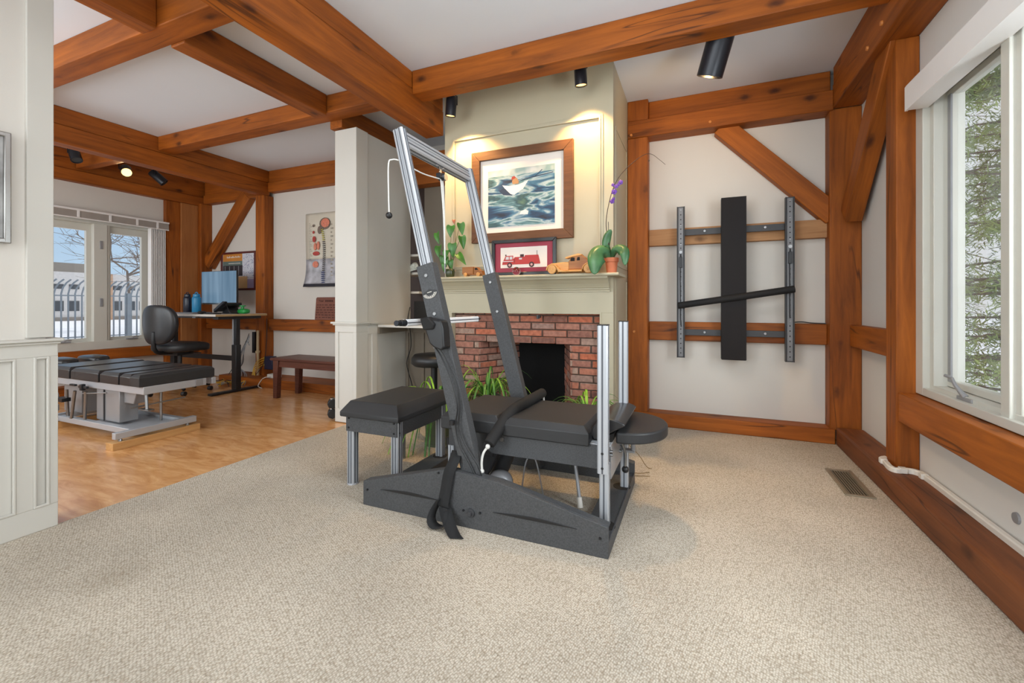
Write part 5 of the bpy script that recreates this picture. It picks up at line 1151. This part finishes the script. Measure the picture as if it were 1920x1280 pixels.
for k, x in enumerate((-6.225, -6.205, -6.188, -6.172, -6.145, -6.125, -6.106, -6.088, -6.070, -6.045, -6.026, -6.008, -5.990, -5.972, -5.955)): mb.box(x, x+.012, 4.2015, 4.203, 1.706+.0004*k, 1.724+.010*((k*5) % 3 == 0))
mb.build('printed_heading', PAPER, T); mb = MB()
for k in range(14): mb.box(-6.19+.018*k, -6.178+.018*k, 4.2015, 4.203, 1.624, 1.634)
mb.build('printed_subheading', PAPER, T)
for k in range(4): B(-6.27+.095*k, -6.258+.095*k, 4.2015, 4.203, 1.46, 1.59).build('printed_figure', GREYMET, T)
# network gear -------------------------------------------------------------
T = thing('network_router', 'dark blue network box with yellow cables beside the bench', 'router', (-5.13, 4.04, .20))
MB().box(-5.20, -5.06, 4.00, 4.075, .20, .37).build('housing', ROUTER, T, bevel=.006)
for k in range(4):
    MB().tube(smooth_path([(-5.20, 4.02, .345-.03*k), (-5.26, 4.0, .33-.03*k), (-5.33, 3.97, .26-.03*k), (-5.36+.02*k, 3.95, .12)], 5), .005, 6).build('patch_cable', YCAB, T)
    MB().box(-5.222, -5.198, 4.012, 4.028, .337-.03*k, .353-.03*k).build('plug', mat('plug_lime', (190, 210, 70), .5), T)
T = thing('conduit_pipe', 'beige vertical pipe with a dark power strip against the post beside the desk', 'pipe', (-5.42, 4.05, 0))
mb = MB(); mb.cyl((-5.37, 4.04, .0), (-5.37, 4.04, .70), .017, .017, 14).cyl((-5.37, 4.04, .40), (-5.37, 4.04, .43), .03, .03, 14).box(-5.46, -5.30, 4.0, 4.07, 0, .06); mb.build('pipe', mat('beige_pipe', (184, 160, 124), .6), T, bevel=.002)
mb = MB(); mb.box(-5.47, -5.43, 4.03, 4.07, .40, .68); ps = mb.build('power_strip', BLACK, T, bevel=.003)
rnd = random.Random(9)
for k in range(9):
    x = -5.47-rnd.uniform(0, .03); xe = -5.62+rnd.uniform(-.12, .1)
    o = MB().tube(smooth_path([(x, 4.0, .66-.02*k), (x-.03, 3.98, .54), (x-.05-.008*k, 3.96, .40), (x-.06-.018*k, 3.95, .26), (-5.56+.03*(k-4), 3.93, .13), (-5.55+.05*(k-4), 3.84, .01)], 5), .0045, 6).build('cable', [BLACK, GREYMET, GREYMET][k % 3]); tag(o, 'thin power cable hanging from the strip behind the desk', 'cable', 'cables hanging beside the desk')
for k in range(7):
    x = -5.70+k*.07; pts = [(x+rnd.uniform(-.12, .12), 3.72+rnd.uniform(-.08, .1), .004+.07*abs(math.sin(j*1.3+k))) for j in range(5)]
    o = MB().tube(smooth_path(pts, 5), .005, 6).build('cable', [BLACK, YCAB, GREYMET, YCAB][k % 4]); tag(o, 'loose tangled cable on the floor under the desk', 'cable', 'tangled cables under the desk')
o = MB().tube(smooth_path([(-5.02, 3.9, .87), (-5.05, 3.92, .6), (-5.10, 3.92, .3), (-5.16, 3.85, .15)], 5), .004, 6).build('cable', BLACK); tag(o, 'black cable dropping from the right end of the desk', 'cable')
o = MB().tube(smooth_path([(-5.78, 4.0, .9), (-5.78, 4.02, .5), (-5.77, 4.0, .25), (-5.82, 3.95, .1)], 5), .004, 6).build('cable', BLACK); tag(o, 'black cable hanging straight down behind the middle of the desk', 'cable')
T = thing('power_adapter', 'white power adapter with cord on the floor timber left of the bench', 'adapter', (-4.98, 3.98, .105))
MB().box(-5.06, -4.90, 3.93, 4.02, .108, .155).build('body', WHITEP, T, bevel=.006)
MB().tube(smooth_path([(-4.98, 3.93, .13), (-5.06, 3.88, .11), (-5.10, 3.84, .02), (-4.98, 3.80, .004)], 5), .005, 6).build('cord', WHITEP, T)
T = thing('dumbbell', 'black and chrome dumbbell standing on the floor behind the pilaster', 'dumbbell', (-3.06, 3.05, 0))
mb = MB(); mb.cyl((-3.05, 3.03, .05), (-3.11, 3.09, .05), .045, .045, 8).cyl((-3.05, 3.03, .14), (-3.11, 3.09, .14), .045, .045, 8); mb.build('weight', BLACK, T, bevel=.006)
mb = MB(); mb.cyl((-3.085, 3.06, .05), (-3.085, 3.06, .19), .02, .02, 12); mb.build('handle', CHROME, T)

# niche objects -------------------------------------------------------------
o = MB().box(-2.70, -2.52, 3.78, 3.90, .862, 1.08).build('loudspeaker', BLACK, None, bevel=.004); tag(o, 'black box loudspeaker on the niche counter behind the gantry arm', 'loudspeaker')
o = MB().tube(smooth_path([(-2.69, 3.70, 1.02), (-2.70, 3.68, .90), (-2.66, 3.66, .80), (-2.65, 3.66, .62), (-2.70, 3.66, .45), (-2.64, 3.66, .25), (-2.58, 3.64, .06)], 6), .005, 6).build('cable', BLACK); tag(o, 'black cable running down the wall of the niche under the counter', 'cable')
T = thing('round_stool', 'black padded stool in the niche behind the spider plant', 'stool', (-2.22, 3.42, 0))
MB().lathe([(.0, 0), (.18, 0), (.205, .02), (.205, .07), (.18, .10), (0, .105)], (-2.22, 3.42, .49), 28).build('seat', BLACK, T, smooth=True)
mb = MB(); mb.cyl((-2.22, 3.42, .05), (-2.22, 3.42, .50), .03, .03, 14)
for k in range(5): a = k*1.257; mb.tube([(-2.22, 3.42, .07), (-2.22+.22*math.cos(a), 3.42+.22*math.sin(a), .03)], .02, 8)
mb.build('base', BLACK, T)
mb = MB(); 
rows = []
for i in range(7):
    t_ = i/6; rows.append([(-2.78+.16*t_, 3.80-.02*math.sin(j*2+i), 1.385+.10*t_*(1-t_)*2.4+(j-2)*.022*math.sin(PI*min(1, t_+.12))) for j in range(5)])
mb.sheet(rows); o = mb.build('folded_cloth', mat('striped_cloth', (200, 202, 192), .8, var=.35, nscale=60), None, solid=.004, smooth=True); tag(o, 'pale striped folded cloth on the niche shelf', 'cloth')

# pictures / small things in the main room ----------------------------------
T = thing('silver_framed_picture', 'silver-framed black and white picture cut by the left edge', 'picture', (-2.79, .65, 1.56))
mb = MB(); a0, a1, q0, q1, w_ = .42, .918, 1.316, 1.802, .022
mb.box(-2.80, -2.78, a0, a1, q0, q0+w_).box(-2.80, -2.78, a0, a1, q1-w_, q1).box(-2.80, -2.78, a0, a0+w_, q0, q1).box(-2.80, -2.78, a1-w_, a1, q0, q1); mb.build('frame', SILVER, T, bevel=.004)
MB().box(-2.80, -2.792, a0+.01, a1-.01, q0+.01, q1-.01).build('print', mat('bw_print', (150, 148, 146), .3, var=.5, nscale=9), T)
T = thing('floor_vent', 'bronze slatted floor register in the carpet near the right wall', 'floor vent', (.82, 3.14, 0))
mb = MB(); mb.box(.752, .89, 2.925, 2.945, 0, .008).box(.752, .89, 3.32, 3.345, 0, .008).box(.752, .772, 2.925, 3.345, 0, .008).box(.868, .89, 2.925, 3.345, 0, .008); mb.build('rim', VENTM, T, bevel=.002)
MB().box(.765, .875, 2.94, 3.33, .0005, .002).build('duct', DARK, T)
for k in range(7): MB().box(.775+.0138*k, .775+.0138*k+.0055, 2.94, 3.325, .002, .007).build('slat', VENTM, T)
pts = smooth_path([(1.02, 3.21, .148), (.99, 3.18, .148), (.992, 3.12, .148), (.985, 3.04, .148), (1.0, 3.005, .148), (1.05, 3.02, .148), (1.09, 3.0, .148), (1.103, 2.9, .148), (1.103, 2.3, .148), (1.103, 1.2, .148), (1.103, .4, .148)], 6)
T = thing('cable_raceway', 'off-white plastic cable channel along the sill timber around the right post', 'cable channel', (1.05, 2.5, .134))
mb = MB(); rows = []
for i, p in enumerate(pts):
    d = (pts[min(i+1, len(pts)-1)]-pts[max(i-1, 0)]).normalized(); s_ = Vector((-d.y, d.x, 0))
    rows.append([tuple(p+s_*a+Vector((0, 0, b_))) for a, b_ in ((-.013, -.013), (-.013, .008), (-.008, .013), (.008, .013), (.013, .008), (.013, -.013))])
mb.sheet(rows); mb.build('channel', WHITEP, T, smooth=False)
for (x, y) in ((.988, 3.15), (1.03, 3.012), (1.095, 2.95)): MB().box(x-.017, x+.017, y-.017, y+.017, .135, .164).build('joint_cover', WHITEP, T, bevel=.003)
o = MB().lathe([(0, 0), (.022, 0), (.020, -.008), (0, -.009)], (1.125, 2.283, .235), 20, 'x').build('cable_port', GREYMET); tag(o, 'round grey cable port low on the right wall under the window', 'cable port')

# ================================================================== OUTDOORS
o = struct(MB().box(-90, -6.9, -40, 80, -.32, -.28).build('ground', SNOW)); o = struct(MB().box(1.3, 60, -40, 80, -.9, -.86).build('ground', SNOW))
T = thing('metal_fence', 'grey steel fence with outward curved pickets on the snow beyond the left window', 'fence', (-19.5, 9, -.28))
mb = MB().box(-19.52, -19.48, 3.0, 15.0, 1.32, 1.36); mb.box(-19.52, -19.48, 3, 15, -.1, -.06); mb.build('rail', FENCE, T)
k = 0; y = 4.2
while y < 14.2:
    MB().tube([(-19.5, y, -.28), (-19.5, y, 1.40), (-19.44, y+.02, 1.60), (-19.28, y+.05, 1.76), (-19.08, y+.08, 1.86)], .024, 6).build('picket', FENCE, T, smooth=True); y += .178
MB().box(-19.55, -19.45, 9.40, 9.52, -.28, 1.45).build('post', FENCE, T)
T = thing('school_building', 'long pale building with tan brick piers and small windows beyond the fence', 'building', (-46, 20, -.28))
BW = mat('building_white', (216, 214, 214), .8); BT = mat('building_tan', (196, 160, 134), .9); BG = mat('building_grey', (150, 144, 138), .8); BWN = mat('dark_window', (70, 76, 84), .3)
MB().box(-60, -46, 2, 27.5, -.3, 3.6).build('wall', BW, T)
for y in (16.0, 20.2, 26.8, 11.0): MB().box(-46.5, -45.8, y, y+.9, -.3, 4.0 if y in (16.0,) else 3.6).build('brick_pier', BT, T)
for r_, (z0, z1) in enumerate(((2.25, 2.62), (.5, 1.3))):
    for j in range(22): MB().box(-46.02, -45.95, 6.0+j*.95, 6.0+j*.95+.62, z0, z1).build('window', BWN, T)
MB().box(-46.2, -45.9, 2, 27.5, -.3, .0).build('plinth', BG, T); MB().box(-52, -50, 19.0, 21.0, 3.6, 4.6).build('roof_unit', BG, T)
T = thing('brick_building', 'low beige block building seen through the right pane of the left window', 'building', (-44, 40, -.28))
MB().box(-60, -44, 27.8, 60, -.3, 3.9).build('wall', mat('building_beige', (190, 174, 154), .9, var=.1), T)
for j in range(6): MB().box(-44.05, -43.95, 29+j*3.0, 30.2+j*3.0, .2, 1.6).build('window', BWN, T)
def tree(name, label, base, H, seed, mats, depth=4, spread=.55, grp=None):
    rnd = random.Random(seed); t = thing(name, label, 'tree', base); tr = MB(); br = MB()
    def rec(p, d, L_, r, lv, target):
        q = p+d*L_; mid = p.lerp(q, .5)+Vector((rnd.uniform(-1, 1), rnd.uniform(-1, 1), rnd.uniform(-.5, .5)))*L_*.06
        target.tube([p, mid, q], [r, r*.85, r*.65], 6 if lv < 2 else 4, caps=False)
        if lv >= depth: return
        for k in range(4 if lv < 2 else 3):
            a = Vector((rnd.uniform(-1, 1), rnd.uniform(-1, 1), rnd.uniform(-.35, .6))).normalized(); nd = (d*(1-spread)+a*spread*1.3).normalized()
            rec(p.lerp(q, rnd.uniform(.5, 1)), nd, L_*rnd.uniform(.6, .85), r*.6, lv+1, br)
    rec(Vector(base), Vector((0, 0, 1)), H*.35, H*.009, 0, tr)
    tr.build('trunk', mats, t); br.build('branches', mats, t)
BARE = mat('bare_branch', (118, 106, 98), .9, var=.2)
tree('bare_tree', 'leafless tree spreading thin branches behind the fence, right pane', (-24, 15.2, -.28), 9.5, 5, BARE, 5)
tree('bare_tree', 'leafless tree partly hidden between the two panes of the left window', (-29, 14.0, -.28), 9.0, 8, BARE, 5)
# conifers beyond the right window
def conifer(label, base, H, R, seed, m, n_br=150, dens=34):
    rnd = random.Random(seed); t = thing('conifer', label, 'tree', base); b0 = Vector(base)
    MB().tube([b0, b0+Vector((.05, .02, H*.5)), b0+Vector((0, 0, H))], [H*.024, H*.016, .01], 10).build('trunk', BARK, t)
    br = MB(); fl = MB()
    for i in range(n_br):
        h = H*(.07+.92*(i/n_br)); a = rnd.uniform(0, 2*PI); L_ = R*(1-h/H)**.7*rnd.uniform(.6, 1.1)+.12
        p = b0+Vector((0, 0, h)); d = Vector((math.cos(a), math.sin(a), rnd.uniform(-.1, .25)))
        q1 = p+d*L_*.5; q2 = p+d*L_-Vector((0, 0, L_*.18)); br.tube([p, q1, q2], [.016, .010, .003], 4, caps=False)
        for k in range(dens):
            t_ = rnd.uniform(.18, 1); c = (p.lerp(q1, t_*2) if t_ < .5 else q1.lerp(q2, t_*2-1))+Vector((rnd.gauss(0, .07), rnd.gauss(0, .07), rnd.gauss(-.03, .05)))
            u = Vector((rnd.uniform(-1, 1), rnd.uniform(-1, 1), rnd.uniform(-.8, .3))).normalized()*rnd.uniform(.028, .065); v = u.cross(Vector((rnd.uniform(-1, 1), rnd.uniform(-1, 1), 1))).normalized()*rnd.uniform(.0045, .009)
            fl.add([c-u, c-v, c+u, c+v], [(0, 1, 2, 3)])
    br.build('branches', BARK, t); fl.build('foliage', m, t)
conifer('tall yellow-green conifer close behind the right window glass', (3.1, 6.0, -.86), 6.5, 1.5, 3, NEEDLE, 230, 210)
conifer('second conifer with bluish needles behind the first, right window', (4.6, 7.2, -.86), 7.5, 1.7, 6, NEEDLE2, 200, 170)
conifer('conifer at the left of the right window view, farther away', (3.4, 9.5, -.86), 8.0, 1.8, 9, NEEDLE, 180, 150)
tree('bare_shrub', 'leafless grey shrub tangled under the conifers outside the right window', (3.2, 5.4, -.86), 2.4, 12, BARE, 4, .8)
o = MB().sup((2.9, 5.2, .30), (.035, .035, .05), .9, .9, 12, 8).build('bird_feeder', mat('feeder_tan', (200, 160, 110), .6)); o.location = (0, 0, 0); tag(o, 'small tan dried seed head among the conifer branches', 'seed head')
